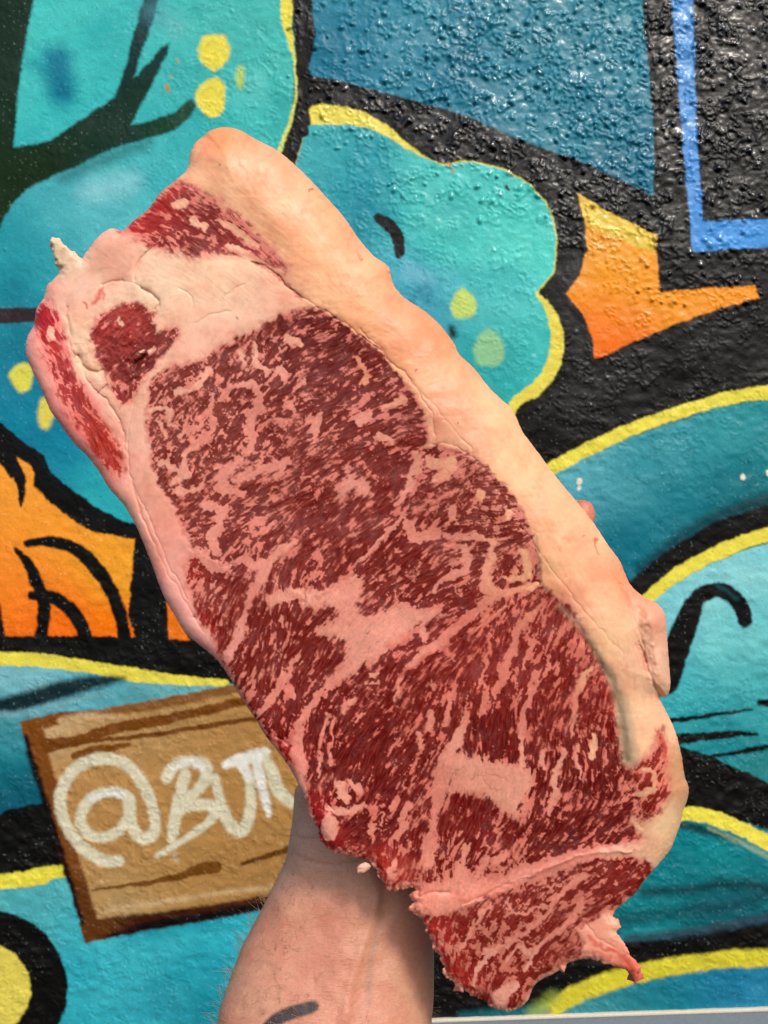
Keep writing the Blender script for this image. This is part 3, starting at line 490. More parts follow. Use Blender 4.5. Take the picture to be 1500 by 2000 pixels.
# ---- drawn veins and patches of fat
E = field()
ST = [([(351, 763), (378, 757), (410, 723)], 13), ([(455, 752), (490, 749), (503, 771), (508, 797), (490, 815), (487, 840), (490, 867), (477, 890)], [10, 17, 15, 20, 20, 20, 18, 10]),
      ([(415, 773), (409, 803), (416, 832), (405, 853), (383, 869), (365, 883), (357, 899), (365, 930)], [5, 8, 14, 12, 10, 9, 10, 12]), ([(346, 856), (362, 843), (391, 829)], [6, 11, 11]), ([(474, 893), (442, 920), (431, 947), (450, 955), (475, 965)], [8, 20, 22, 18, 10]),
      ([(453, 939), (490, 925), (517, 915), (559, 903)], [8, 15, 18, 18]), ([(538, 930), (557, 907)], 13), ([(343, 957), (375, 962), (399, 941)], 8), ([(400, 985), (431, 990), (439, 1005), (428, 1025), (415, 1057), (425, 1075)], [16, 18, 18, 16, 20, 24]),
      ([(310, 905), (341, 915), (357, 931), (335, 947)], [14, 12, 11, 8]), ([(293, 803), (325, 797), (330, 827), (342, 832)], [9, 8, 7, 5]), ([(309, 821), (325, 856)], 6), ([(498, 672), (501, 707), (525, 728)], [9, 12, 12]), ([(549, 717), (559, 733)], 15), ([(560, 662), (586, 672)], 16), ([(469, 688), (479, 712)], 8),
      ([(585, 755), (595, 745)], 8), ([(549, 821), (554, 835)], 10), ([(565, 790), (575, 805)], 11), ([(616, 835), (625, 815)], [18, 14]), ([(700, 703), (715, 728), (707, 749)], [14, 11, 10]), ([(700, 822), (720, 812)], [14, 18]), ([(747, 795), (790, 781)], 8),
      ([(740, 850), (765, 860)], 9), ([(815, 890), (806, 930), (790, 962), (770, 990)], [16, 12, 12, 6]), ([(835, 905), (880, 905)], [18, 26]), ([(850, 935), (870, 925)], 14), ([(793, 1007), (753, 1039), (727, 1071), (703, 1092)], [8, 10, 8, 5]),
      ([(800, 1022), (808, 1048), (835, 1046), (856, 1040)], [18, 20, 22, 18]), ([(881, 993), (880, 1015)], 15), ([(873, 1050), (897, 1052), (940, 1050), (965, 1058)], [8, 8, 10, 10]), ([(961, 1065), (956, 1100), (948, 1148), (970, 1155)], [10, 15, 18, 14]),
      ([(905, 1068), (912, 1110), (885, 1122), (860, 1135), (850, 1158)], [16, 14, 14, 12, 14]), ([(938, 962), (945, 970)], 14), ([(993, 1000), (998, 1015)], 10), ([(1025, 1080), (1030, 1120)], 16), ([(990, 1130), (1020, 1125)], [10, 16]),
      ([(1046, 1140), (1000, 1155), (967, 1168), (925, 1200), (887, 1230), (847, 1262), (800, 1298)], [12, 16, 18, 17, 17, 15, 10]), ([(827, 1230), (830, 1250)], [10, 14]), ([(750, 1273), (757, 1268)], 9),
      ([(575, 1057), (540, 1083), (519, 1110), (497, 1150), (481, 1190), (465, 1243), (444, 1285)], [6, 10, 22, 16, 13, 15, 18]), ([(455, 1100), (480, 1097), (512, 1105)], [12, 16, 20]), ([(530, 1172), (555, 1168), (583, 1158)], [18, 24, 24]), ([(545, 1200), (550, 1225)], 7),
      ([(583, 1282), (553, 1330), (527, 1370), (505, 1394)], [6, 15, 16, 12]), ([(563, 1345), (572, 1357)], 12), ([(400, 1090), (415, 1110), (440, 1105)], [26, 22, 14]), ([(628, 1362), (588, 1410), (583, 1442), (584, 1490), (590, 1538)], [9, 13, 24, 26, 12]),
      ([(639, 1394), (631, 1437), (623, 1471), (623, 1517)], [6, 10, 9, 5]), ([(652, 1405), (644, 1458), (649, 1490)], 6), ([(687, 1365), (671, 1391)], [12, 9]), ([(692, 1407), (713, 1397)], 9), ([(783, 1325), (767, 1365)], 7), ([(726, 1317), (731, 1318)], 10), ([(716, 1335), (735, 1333)], 7),
      ([(887, 1335), (881, 1357), (871, 1412)], [6, 13, 10]), ([(844, 1395), (841, 1425)], 12), ([(817, 1437), (822, 1458)], 10), ([(845, 1330), (848, 1350)], 8), ([(665, 1535), (673, 1560)], 20), ([(687, 1530), (705, 1546)], 13), ([(644, 1578), (673, 1583), (711, 1570)], [12, 14, 8]),
      ([(641, 1602), (645, 1628)], [30, 32]), ([(774, 1563), (764, 1580)], 13), ([(803, 1568), (780, 1600)], 13), ([(790, 1610), (775, 1635)], 16), ([(730, 1615), (722, 1625)], 11), ([(774, 1685), (765, 1708)], [12, 18]), ([(750, 1590), (742, 1612)], 6),
      ([(912, 1382), (898, 1430), (868, 1490), (862, 1520), (853, 1540), (853, 1580), (845, 1620), (840, 1660), (835, 1690)], [5, 20, 30, 30, 22, 16, 17, 20, 14]),
      ([(1042, 1198), (1012, 1230), (995, 1283), (978, 1337), (965, 1363)], [11, 16, 18, 16, 9]), ([(1047, 1315), (1037, 1363), (1021, 1403), (1019, 1443), (1018, 1490)], [8, 12, 15, 10, 12]), ([(1149, 1312), (1125, 1363), (1119, 1403), (1117, 1438)], [13, 12, 9, 6]),
      ([(1106, 1462), (1086, 1510), (1085, 1545), (1075, 1585)], [10, 14, 14, 10]), ([(1159, 1430), (1156, 1475)], [8, 14]), ([(1127, 1457), (1130, 1483)], 8), ([(951, 1342), (943, 1392)], [8, 11]), ([(1037, 1252), (1021, 1302)], [8, 7]), ([(1072, 1285), (1066, 1315)], 6), ([(1092, 1300), (1082, 1340)], 5),
      ([(1061, 1472), (1063, 1500)], 9), ([(960, 1240), (948, 1300), (935, 1340)], [4, 6, 4]), ([(1130, 1490), (1135, 1520)], 8), ([(1256, 1505), (1278, 1510), (1275, 1540), (1250, 1550)], [8, 10, 12, 14]),
      ([(953, 1676), (934, 1712)], 11), ([(985, 1668), (972, 1684)], 12), ([(912, 1650), (905, 1690)], 8), ([(1140, 1712), (1099, 1741), (1068, 1784), (1020, 1827), (972, 1851), (948, 1860)], [16, 8, 7, 12, 7, 12]), ([(1137, 1765), (1116, 1794), (1080, 1827), (1056, 1844), (1022, 1900)], [12, 9, 9, 8, 6]),
      ([(1008, 1925), (984, 1938), (975, 1960)], [12, 26, 28]), ([(994, 1755), (1000, 1783), (1030, 1782), (1068, 1768)], 4), ([(960, 1765), (925, 1800), (905, 1850)], [8, 6, 5]), ([(960, 1860), (930, 1900), (925, 1925)], [10, 7, 5]), ([(846, 1745), (880, 1760)], 20), ([(1035, 1860), (1010, 1850), (990, 1880)], [10, 8, 5]),
      ([(237, 633), (231, 625)], 15), ([(100, 640), (98, 660)], 14), ([(270, 690), (300, 680)], 9), ([(255, 560), (265, 600)], 0.1), ([(345, 400), (360, 395)], 16), ([(375, 432), (400, 445)], 13), ([(430, 430), (470, 455), (500, 480)], [12, 15, 8]), ([(450, 480), (480, 490)], 8)]
for p, w in ST:
    addmax(E, s.stroke(p, [q_*.95 for q_ in w] if hasattr(w, '__len__') else w*.95, 4.2))
PATCH = [[(695, 1121), (705, 1150), (700, 1185), (721, 1204), (767, 1188), (791, 1183), (807, 1190), (862, 1196), (807, 1228), (780, 1249), (765, 1254), (735, 1285), (697, 1311), (649, 1341), (631, 1360), (617, 1357), (640, 1325), (660, 1309), (671, 1277), (671, 1255), (640, 1245), (615, 1236), (655, 1205), (641, 1185), (593, 1179), (599, 1154), (633, 1158), (665, 1138)],
         [(652, 963), (674, 938), (679, 912), (689, 932), (710, 938), (719, 944), (724, 978), (706, 966), (694, 960), (672, 973)],
         [(850, 1490), (880, 1478), (930, 1479), (962, 1489), (999, 1492), (1037, 1503), (1042, 1530), (1022, 1560), (1014, 1600), (995, 1592), (960, 1562), (930, 1548), (890, 1545), (868, 1565), (846, 1575)],
         [(800, 1735), (840, 1728), (878, 1715), (893, 1688), (903, 1686), (920, 1712), (960, 1718), (1010, 1704), (1100, 1672), (1170, 1655), (1240, 1648), (1320, 1636), (1310, 1668), (1262, 1678), (1240, 1668), (1180, 1674), (1120, 1690), (1050, 1716), (990, 1738), (930, 1758), (880, 1777), (830, 1790), (795, 1780)]]
for p in PATCH: addmax(E, s.poly(p, 12))
rv = np.exp(-(lV/.17)**2)*sstep(-.6, .5, nC)+.7*np.exp(-(lW/.13)**2)*sstep(0, 1, -nC)
score = marb*(1-.3*E)+bias-.67+3.4*E+1.35*rv*(bias > -.9)
lG = lic(noise(SX/2.6, SY/2.6, 5)+.5*lF*.3, 2, 1.2); spk = sstep(.74, .9, noise(SX/3.6, SY/3.6, 7))*(noise(SX/25, SY/25, 1) > .35)
score = score+.34*lG*np.exp(-score**2/1.6)+1.0*spk*(score < 0)*(1-E)
sof = .24+.55*sstep(.3, .8, noise(SX/48, SY/48, 4))
mfat = .5+.5*np.tanh(score/sof)
mfat = mfat*.93+.035+.045*lF*(1-E)
fat = np.clip(np.maximum(mfat, 1-Mlean), 0, 1)
# ---- colours of fat and lean (the tissue's own)
sALB = .88
def SP(c): return lin(c)*sALB
def grd(pts, base):
    num = SP(base)*1e-3*np.ones(SX.shape+(1,), f32); den = np.full(SX.shape+(1,), 1e-3, f32)
    for (x, y, r, c) in pts:
        w = np.exp(-((SX-x)**2+(SY-y)**2)/(2*r*r))[..., None].astype(f32); num += w*SP(c); den += w
    return num/den
fatc = grd([(430, 265, 32, (240, 150, 92)), (410, 320, 36, (238, 178, 138)), (520, 360, 60, (240, 172, 132)), (600, 440, 60, (246, 172, 126)), (660, 540, 60, (246, 178, 130)), (750, 620, 60, (240, 158, 114)), (830, 680, 50, (240, 160, 114)), (900, 800, 60, (244, 178, 132)), (980, 900, 60, (244, 180, 134)),
            (1080, 1050, 60, (244, 178, 134)), (1160, 1150, 50, (242, 168, 126)), (1220, 1130, 26, (240, 140, 98)), (1240, 1190, 18, (240, 144, 112)), (1280, 1220, 24, (240, 170, 140)), (1180, 1240, 40, (238, 180, 136)), (1280, 1300, 40, (236, 178, 152)), (1240, 1330, 40, (236, 182, 142)), (1270, 1420, 40, (238, 184, 144)), (1325, 1500, 26, (208, 148, 106)), (1290, 1620, 40, (216, 168, 128)),
            (860, 830, 50, (232, 160, 132)), (900, 870, 30, (230, 154, 128)), (700, 470, 30, (226, 158, 120)), (560, 310, 20, (232, 160, 122)), (180, 510, 50, (244, 192, 166)), (222, 485, 32, (232, 150, 128)), (310, 540, 40, (245, 200, 170)), (430, 560, 60, (246, 202, 168)), (520, 600, 50, (238, 172, 148)), (400, 650, 50, (238, 174, 150)), (280, 760, 30, (236, 176, 150)), (265, 850, 30, (236, 168, 146)), (300, 960, 40, (234, 164, 142)),
            (340, 1060, 40, (228, 148, 130)), (390, 1130, 40, (222, 136, 122)), (150, 660, 30, (242, 190, 160)), (110, 580, 25, (238, 172, 152)), (70, 700, 25, (240, 160, 148)), (120, 830, 30, (238, 146, 138)), (200, 930, 30, (240, 150, 140)), (250, 990, 20, (240, 170, 150)), (330, 1190, 40, (240, 166, 154)), (430, 1300, 40, (236, 156, 146)), (520, 1440, 30, (234, 146, 132)),
            (700, 1230, 60, (230, 154, 134)), (960, 1530, 50, (230, 158, 134)), (500, 850, 60, (222, 138, 122)), (680, 950, 60, (226, 146, 130)), (880, 1040, 50, (222, 138, 120)), (1000, 1300, 60, (214, 122, 104)), (560, 1330, 50, (220, 136, 118)), (850, 1560, 40, (216, 132, 114)), (880, 1750, 40, (228, 142, 122)), (1100, 1690, 50, (218, 132, 116)), (1230, 1660, 30, (228, 170, 144)), (1190, 1820, 30, (238, 156, 132)), (1240, 1890, 20, (226, 120, 100)), (120, 500, 20, (228, 196, 164)), (990, 1950, 30, (226, 158, 140)), (1110, 1210, 30, (222, 150, 130))], (232, 160, 140))
fatc = fatc*np.array([1, 1.07, 1.07], f32)
marbc = grd([(450, 800, 150, (216, 124, 108)), (700, 750, 100, (208, 112, 98)), (650, 1000, 120, (206, 112, 98)), (950, 1050, 80, (208, 118, 100)), (500, 1200, 80, (208, 120, 104)), (700, 1450, 100, (206, 106, 92)), (1000, 1300, 100, (206, 104, 88)), (1100, 1500, 80, (204, 106, 92)), (900, 1650, 80, (202, 112, 96)), (1000, 1830, 80, (196, 108, 92)), (400, 430, 80, (214, 114, 100)),
             (240, 660, 50, (222, 124, 112)), (120, 700, 50, (232, 124, 118)), (190, 850, 40, (228, 104, 90)), (1270, 1530, 30, (214, 116, 98))], (208, 116, 100))
leanc = grd([(300, 440, 20, (170, 40, 40)), (400, 800, 120, (132, 54, 44)), (620, 700, 60, (110, 26, 22)), (750, 760, 60, (124, 40, 32)), (640, 860, 80, (124, 40, 34)), (700, 1000, 80, (128, 38, 32)), (900, 1000, 60, (130, 44, 36)), (980, 1050, 60, (130, 46, 38)), (850, 1130, 60, (126, 36, 30)), (450, 1180, 60, (134, 46, 40)), (560, 1280, 60, (128, 38, 34)), (700, 1470, 80, (112, 24, 22)),
             (800, 1380, 60, (128, 34, 30)), (960, 1440, 50, (104, 16, 14)), (1000, 1270, 80, (140, 42, 38)), (1090, 1380, 70, (124, 30, 26)), (1170, 1370, 30, (150, 40, 34)), (1150, 1500, 60, (112, 26, 22)), (920, 1600, 60, (122, 26, 22)), (1100, 1620, 60, (110, 28, 22)), (1280, 1500, 30, (150, 46, 36)), (950, 1820, 60, (134, 38, 30)), (1100, 1800, 60, (134, 44, 34)), (1240, 1700, 30, (130, 34, 30)),
             (860, 1830, 22, (184, 52, 48)), (890, 1900, 26, (170, 46, 42)), (640, 1660, 24, (150, 34, 38)), (750, 1710, 24, (178, 56, 48)), (610, 1590, 22, (168, 32, 44)), (300, 400, 30, (196, 52, 44)), (260, 445, 20, (206, 56, 56)), (400, 460, 60, (140, 42, 38)), (500, 500, 40, (166, 62, 54)), (235, 640, 30, (184, 66, 62)), (250, 690, 24, (140, 40, 36)), (270, 712, 18, (96, 26, 22)), (245, 760, 20, (150, 50, 44)),
             (85, 620, 30, (196, 40, 56)), (80, 680, 20, (214, 58, 50)), (110, 740, 30, (196, 66, 66)), (150, 780, 40, (186, 66, 62)), (200, 850, 30, (206, 70, 58)), (230, 900, 20, (204, 66, 58)), (375, 1130, 20, (170, 50, 46)), (400, 1215, 20, (176, 40, 40)), (1190, 1830, 22, (206, 60, 44)), (560, 1480, 16, (190, 40, 44))], (128, 38, 32))
marbc = marbc*np.array([1.0, 1.12, 1.12], f32)*(1+.08*sstep(1780, 1650, SY)-.06*np.exp(-((SX-1080)**2+(SY-1350)**2)/(2*150.**2)))[..., None]
inl = np.maximum(E, 0); side0 = sstep(-40, 120, ((SX-330)*1400-(SY-300)*970)/math.hypot(1400, 970))
fcol = marbc*(1-(.8*inl)[..., None]) + fatc*(.8*inl)[..., None]
fcol = fcol*Mlean[..., None] + fatc*(1-Mlean)[..., None]
fcol = fcol*(1-.05*side0)[..., None]
fcol *= (1+.06*fbm(SX/30, SY/30, 1, 3))[..., None]
fcol *= (1+.05*fbm(SX/9, SY/9, 2, 2)+.03*fbm(SX/3.5, SY/3.5, 6, 1))[..., None]; capm = (1-Mlean)*side0
strk = lic(noise(SX/2.2, SY/2.2, 1)+noise(SX/5, SY/5, 2), 8, 1.6)
fcol *= (1+.012*strk*(1-Mlean))[..., None]
bl = np.clip(fbm(SX/38, SY/55, 7, 4)*2.6, -.6, .8)*(1-Mlean); fcol *= np.stack([1+.05*bl, 1+.16*bl, 1+.20*bl], -1)
sm = sstep(.62, .8, noise(SX/28, SY/34, 2))*sstep(.4, .8, noise(SX/7, SY/9, 3))*(1-Mlean)*.16; fcol = fcol*(1-sm[..., None])+SP((214, 84, 66))*sm[..., None]
pk = np.clip(fbm(SX/45, SY/45, 3, 3)*2+.1, 0, .5)[..., None]; fcol = fcol*(1-pk*np.array([.02, .16, .14], f32))
lcol = leanc*np.array([1, .72, .70], f32)*(.76+(.07*lA+.04*lF+.05*jag)[..., None])
fcol = fcol*(1+(.05*jag+.035*lF)*np.clip(E+fat*Mlean, 0, 1))[..., None]
lcol = np.clip(lcol, .004, 1)
SC = lcol*(1-fat)[..., None]+fcol*fat[..., None]
def stain_or_shade(pts, w, c, a, soft=3):
    b, m, d = s.stroke(pts, w, soft); m = (m*a)[..., None]; SC[b] = SC[b]*(1-m)+SP(c)*m
# grey film plus painted-in groove shade between cap and lean, red smears and specks
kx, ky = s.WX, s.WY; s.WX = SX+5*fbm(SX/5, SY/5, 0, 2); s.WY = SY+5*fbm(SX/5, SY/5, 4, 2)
stain_or_shade([(1090, 1180), (1135, 1228), (1170, 1280), (1196, 1322), (1213, 1370), (1224, 1430), (1232, 1484)], [3, 6, 10, 18, 26, 32, 30], (168, 146, 118), .75, 10)
stain_or_shade([(1150, 1250), (1192, 1325), (1210, 1375), (1218, 1430), (1226, 1480)], [2, 7, 12, 16, 14], (128, 110, 86), .6, 8)
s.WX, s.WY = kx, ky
stain_or_shade([(1050, 1050), (1055, 1130), (1080, 1160)], [5, 8, 5], (150, 110, 92), .5, 3)
stain_or_shade([(180, 590), (195, 570), (200, 582)], [10, 10, 4], (216, 84, 66), .8, 5); stain_or_shade([(163, 590), (166, 600)], 6, (206, 80, 60), .8, 3)
stain_or_shade([(1285, 1425), (1298, 1448), (1300, 1475)], [3, 8, 5], (186, 60, 48), .8, 3)
stain_or_shade([(1165, 1052), (1162, 1065), (1168, 1080)], [4, 5, 3], (196, 70, 40), .8, 2.5)
stain_or_shade([(1205, 1140), (1225, 1170), (1232, 1185)], [3, 8, 4], (238, 104, 60), .6, 6)
stain_or_shade([(1245, 1262), (1258, 1285), (1262, 1310)], [3, 7, 4], (176, 84, 66), .5, 4); stain_or_shade([(1250, 1250), (1252, 1256)], 3, (140, 60, 48), .8, 1.5)
stain_or_shade([(205, 690), (210, 720)], 0.1, (120, 30, 30), .0)
for (x, y) in [(810, 724), (894, 828), (429, 325), (703, 506), (1140, 1050), (463, 622)]: stain_or_shade([(x, y), (x+3, y-2)], 2.6, (120, 70, 50), .8, 1.2)
stain_or_shade([(695, 492), (703, 508)], [2, 6], (206, 130, 86), .8, 2); stain_or_shade([(603, 375), (606, 371)], 3, (130, 70, 50), .8, 1)
for (pts, c, a) in [([(492, 512), (527, 528), (553, 549), (588, 584)], (176, 74, 60), .8)]: stain_or_shade(pts, [3, 5, 6, 4], c, a, 2.5)
for p_, w_s in [([(1150, 1830), (1170, 1850), (1200, 1862)], 8), ([(1185, 1850), (1215, 1870), (1238, 1890)], 7), ([(1228, 1875), (1243, 1895), (1242, 1915)], 7), ([(1160, 1860), (1190, 1875)], 6)]: stain_or_shade(p_, w_s, (206, 70, 52), .6, 4)
stain_or_shade([(1190, 1795), (1200, 1815), (1185, 1830)], [10, 14, 8], (238, 186, 156), .6, 5)
for p_ in [[(890, 1510), (905, 1500)], [(868, 1522), (872, 1530)], [(940, 1515), (955, 1535), (975, 1545)], [(920, 1520), (950, 1510), (985, 1520)], [(860, 1500), (870, 1490)]]: stain_or_shade(p_, 2, (150, 86, 66), .55, 2)
# freshly cut outer edge is redder towards the lower left
eb = sstep(-26, -3, SD)*sstep(1400, 1520, SY)*sstep(1000, 820, SX)
SC = SC*(1-(.28*eb*(fat < .6))[..., None])+SP((180, 44, 46))*(.28*eb*(fat < .6))[..., None]
# ---- relief in millimetres, towards the camera
H = field()
side = sstep(-40, 120, ((SX-330)*1400-(SY-300)*970)/math.hypot(1400, 970))    # 1 along the fat cap side
dd = -SD
Rr = 26+100*side; Dp = (4.5+10*side)
thin = np.exp(-((SX-118)**2+(SY-490)**2)/(2*24.**2))+np.exp(-((SX-1215)**2+(SY-1860)**2)/(2*40.**2)); thin = np.clip(thin, 0, 1); Rr = Rr*(1-.8*thin); Dp = Dp*(1-.75*thin)
q = np.clip(1-dd/Rr, 0, 1); H -= Dp*(1-np.sqrt(np.clip(1-q*q, 0, 1)))
H += 1.5*np.exp(-(((SX-330)*1400-(SY-300)*970)/math.hypot(1400, 970)-150)**2/(2*60.**2))*sstep(1400, 1000, SY)   # swelling of the fat cap
H += 1.6*fbm(SX/150, SY/150, 3, 2)*2 + .9*fbm(SX/50, SY/50, 5, 2)
fo = 1-Mlean
H += .55*sstep(-2.6, 3.2, Dl) + .05*(fat-.5)*Mlean + .03*lA*Mlean*(1-fat) + .03*lF*Mlean*(1-.5*fat)
H += .16*fbm(SX/22, SY/22, 2, 2)*fo*(.4+.6*sstep(.45, .6, noise(SX/90, SY/90, 2)))
Hrnd = 2.2*fbm(SX/13, SY/11, 1, 3)*np.exp(-((SX-245)**2+(SY-680)**2)/(2*52.**2)); H += Hrnd*.6
H += 1.0*fbm(SX/14, SY/16, 4, 2)*np.exp(-((SX-85)**2+(SY-640)**2)/(2*40.**2))
def groove(pts, w, depth, soft=None, lift=0):
    P_ = smooth(pts, 5, False) if len(pts) > 2 else np.array(pts, float); ww = widths(w, len(P_), 0); b = s.box(P_, max(ww)*2.2+12)
    d = sdf_stroke(SX[b]+14*fbm(SX[b]/22, SY[b]/22, 3, 3), SY[b]+14*fbm(SX[b]/22, SY[b]/22, 4, 3), P_, np.zeros(len(P_)))
    wd = max(ww); tt = np.clip(.35+1.6*noise(SX[b]/30, SY[b]/30, 5), 0, 1.2); k = (.5*np.exp(-d/(1.9*wd))+.5*np.exp(-(d/(.34*wd))**2)) if (wd < 8 and depth > 0) else np.exp(-(d/(.42*wd))**2); H[b] -= (.75*depth if wd < 12 else depth*.75)*k*tt
    if lift and False: H[b] += .3*lift*np.exp(-((d-wd*1.6)/(wd*1.4))**2)
for a in [([(301, 485), (280, 499), (268, 515), (261, 544)], 5, 1.5, None, .4), ([(240, 547), (222, 552), (200, 558)], 4, .9, None, .3), ([(277, 563), (290, 568), (300, 580), (307, 597), (301, 616)], 5, 2.2, None, .7), ([(225, 553), (250, 548), (277, 563)], 4, .5),
          ([(133, 603), (131, 640), (140, 675), (150, 707)], 5, 1.3, None, .7), ([(150, 695), (160, 709), (175, 722), (198, 724)], 5, 2.8, None, .5), ([(189, 771), (208, 749)], 3, 1.4), ([(160, 712), (171, 744), (190, 768), (213, 790), (236, 830), (243, 860)], 4, 1.4, None, .4), ([(262, 718), (272, 708), (290, 700)], 9, 2.0, None, .8), ([(252, 702), (262, 690), (290, 690)], 7, -1.0),
          ([(492, 512), (527, 528), (553, 549), (588, 584)], 4, 1.7, None, .3), ([(263, 770), (250, 850), (256, 930), (290, 1010), (330, 1100), (365, 1170)], 4, .5, None, .3), ([(244, 870), (262, 960), (300, 1060), (345, 1150), (402, 1240)], 4, .45, None, .4), ([(250, 900), (270, 985), (310, 1078)], 3, .4),
          ([(588, 584), (640, 610), (720, 668), (800, 742), (838, 800), (850, 850)], 4, .6), ([(700, 640), (800, 740), (900, 850), (1000, 1000), (1060, 1090), (1150, 1200), (1215, 1275)], 4, .45), ([(845, 870), (880, 868), (930, 892)], 4, .5), ([(1017, 1159), (967, 1199), (887, 1255), (830, 1300)], 3, .8, None, .2), ([(1055, 1135), (1017, 1159)], 3, .9),
          ([(1130, 1240), (1175, 1300), (1205, 1370), (1215, 1430), (1222, 1478)], 24, 1.1), ([(592, 1150), (594, 1162), (590, 1176)], 4, 1.6, None, .5), ([(425, 1085), (430, 1102), (460, 1104)], 3, .8, None, .3), ([(1190, 1430), (1210, 1500), (1240, 1560), (1252, 1620)], 3, .8), ([(905, 1765), (948, 1745), (984, 1730), (1030, 1712)], 4, 1.1),
          ([(820, 1755), (850, 1742), (875, 1745)], 4, 1.4), ([(1000, 1723), (1053, 1702), (1120, 1676), (1173, 1665), (1227, 1663)], 9, -.9), ([(905, 1768), (950, 1752), (1000, 1733)], 8, -.5), ([(180, 1000), (185, 1010)], 3, 0), ([(1262, 1290), (1272, 1335), (1288, 1362)], 6, 1.6), ([(1210, 1140), (1236, 1190), (1252, 1240), (1260, 1290)], 6, .9), ([(1160, 1045), (1175, 1085), (1210, 1140)], 6, .5),
          ([(1248, 1262), (1258, 1278), (1262, 1292)], 5, 1.8), ([(700, 640), (720, 660)], 3, .2), ([(430, 590), (455, 565), (480, 555)], 4, .5), ([(350, 560), (372, 575), (380, 600)], 4, .5), ([(330, 680), (360, 650), (400, 620), (450, 605)], 5, .5, None, .3),
          ([(640, 1400), (632, 1440), (628, 1480), (632, 1530)], 5, 1.0, None, .5), ([(655, 1410), (650, 1460), (650, 1500), (650, 1560)], 4, 1.1, None, .6), ([(640, 1575), (655, 1582)], 3, 1.0), ([(1186, 1785), (1195, 1800)], 4, 1.0), ([(1145, 1800), (1165, 1830), (1200, 1850)], 5, .8, None, .5), ([(735, 1690), (745, 1715)], 4, .9), ([(560, 1440), (548, 1462)], 5, 1.4, None, .8), ([(540, 1440), (565, 1455)], 5, 1.2, None, .8)]:
    groove(*a)
b, m, d = s.poly(FATP['fat_flap'], 1, False); H[b] += 1.6*sstep(0, 26, -d)+2.2*np.exp(-((SX[b]-1278)**2/(2*18.**2)+(SY[b]-1215)**2/(2*26.**2)))+2.0*np.exp(-((SX[b]-1288)**2/(2*14.**2)+(SY[b]-1310)**2/(2*34.**2)))
b, m, d = s.poly([(1165, 1000), (1140, 995), (1165, 1050), (1195, 1085), (1230, 1100)], 1, False); H[b] += 1.0*sstep(0, 10, -d)
H += fo*(.018*strk+.5*fbm(SX/34, SY/26, 0, 3)*side+.25*np.clip(fbm(SX/70, SY/10, 6, 2), 0, 1)*side)
H += rag*.7*fbm(SX/8, SY/8, 7, 2)*sstep(-30, 0, SD)
H -= 5*thin*0
H = H.astype(f32)
# ---- build: cells inside the outline, border vertices snapped onto it
cell = inside[:-1, :-1] & inside[1:, :-1] & inside[1:, 1:] & inside[:-1, 1:]
gy, gx = np.gradient(SD, SS); gn = np.hypot(gx, gy)+1e-6
vin = np.zeros(SX.shape, bool); vin[:-1, :-1] |= cell; vin[1:, :-1] |= cell; vin[1:, 1:] |= cell; vin[:-1, 1:] |= cell
full = np.zeros(SX.shape, int); full[:-1, :-1] += cell; full[1:, :-1] += cell; full[1:, 1:] += cell; full[:-1, 1:] += cell
edge = vin & (full < 4)
mv = np.where(edge, np.clip(-SD-.1, 0, 2.2), 0)
PX = SX+gx/gn*mv; PY = SY+gy/gn*mv
def world_pts(px, py, depth): return np.stack([(px-750)*depth/2000, depth, (1000-py)*depth/2000], -1)
dep = DS - H*.001
VV = world_pts(PX, PY, dep).reshape(-1, 3)
ids = np.arange(SX.size).reshape(SX.shape)
cj, ci = np.nonzero(cell)
FF = np.stack([ids[cj, ci], ids[cj+1, ci], ids[cj+1, ci+1], ids[cj, ci+1]], -1)
fp = PID[cj, ci]
# border edges (directed so that the extruded side wall faces out)
pad = np.pad(cell, 1)
E_ = []
up = cell & ~pad[:-2, 1:-1]; j, i = np.nonzero(up); E_.append(np.stack([ids[j, i+1], ids[j, i], PID[j, i]], -1))
dn = cell & ~pad[2:, 1:-1]; j, i = np.nonzero(dn); E_.append(np.stack([ids[j+1, i], ids[j+1, i+1], PID[j, i]], -1))
lf = cell & ~pad[1:-1, :-2]; j, i = np.nonzero(lf); E_.append(np.stack([ids[j, i], ids[j+1, i], PID[j, i]], -1))
rt = cell & ~pad[1:-1, 2:]; j, i = np.nonzero(rt); E_.append(np.stack([ids[j+1, i+1], ids[j, i+1], PID[j, i]], -1))
E_ = np.concatenate(E_)
bv = np.unique(E_[:, :2]); rings = 7; N0 = len(VV)
mp = np.full(SX.size, -1); mp[bv] = np.arange(len(bv))
bx = PX.ravel()[bv]; by = PY.ravel()[bv]; bgx = (gx/gn).ravel()[bv]; bgy = (gy/gn).ravel()[bv]; bd = dep.ravel()[bv]
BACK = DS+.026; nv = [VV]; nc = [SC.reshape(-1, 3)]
endd = np.where(side.ravel()[bv] > .5, BACK, BACK-.004)
for r_ in range(1, rings+1):
    t = r_/rings; inn = -26*max(0, t-.45)**1.6*2 + 1.5*np.sin(np.pi*t)*0
    wob = 3*fbm(bx/20+r_*.7, by/20, 2, 2)*t
    nv.append(world_pts(bx+bgx*(inn+wob), by+bgy*(inn+wob), bd+(endd-bd)*t)); 
    cc = SC.reshape(-1, 3)[bv]*(1-.0*t); nc.append(cc)
VV = np.concatenate(nv); CC = np.clip(np.concatenate(nc), .002, .9)
SF = []; SPt = []
for r_ in range(rings):
    a = E_[:, 0] if r_ == 0 else N0+(r_-1)*len(bv)+mp[E_[:, 0]]; b2 = E_[:, 1] if r_ == 0 else N0+(r_-1)*len(bv)+mp[E_[:, 1]]
    c2 = N0+r_*len(bv)+mp[E_[:, 1]]; d2 = N0+r_*len(bv)+mp[E_[:, 0]]
    SF.append(np.stack([a, d2, c2, b2], -1)); SPt.append(E_[:, 2])
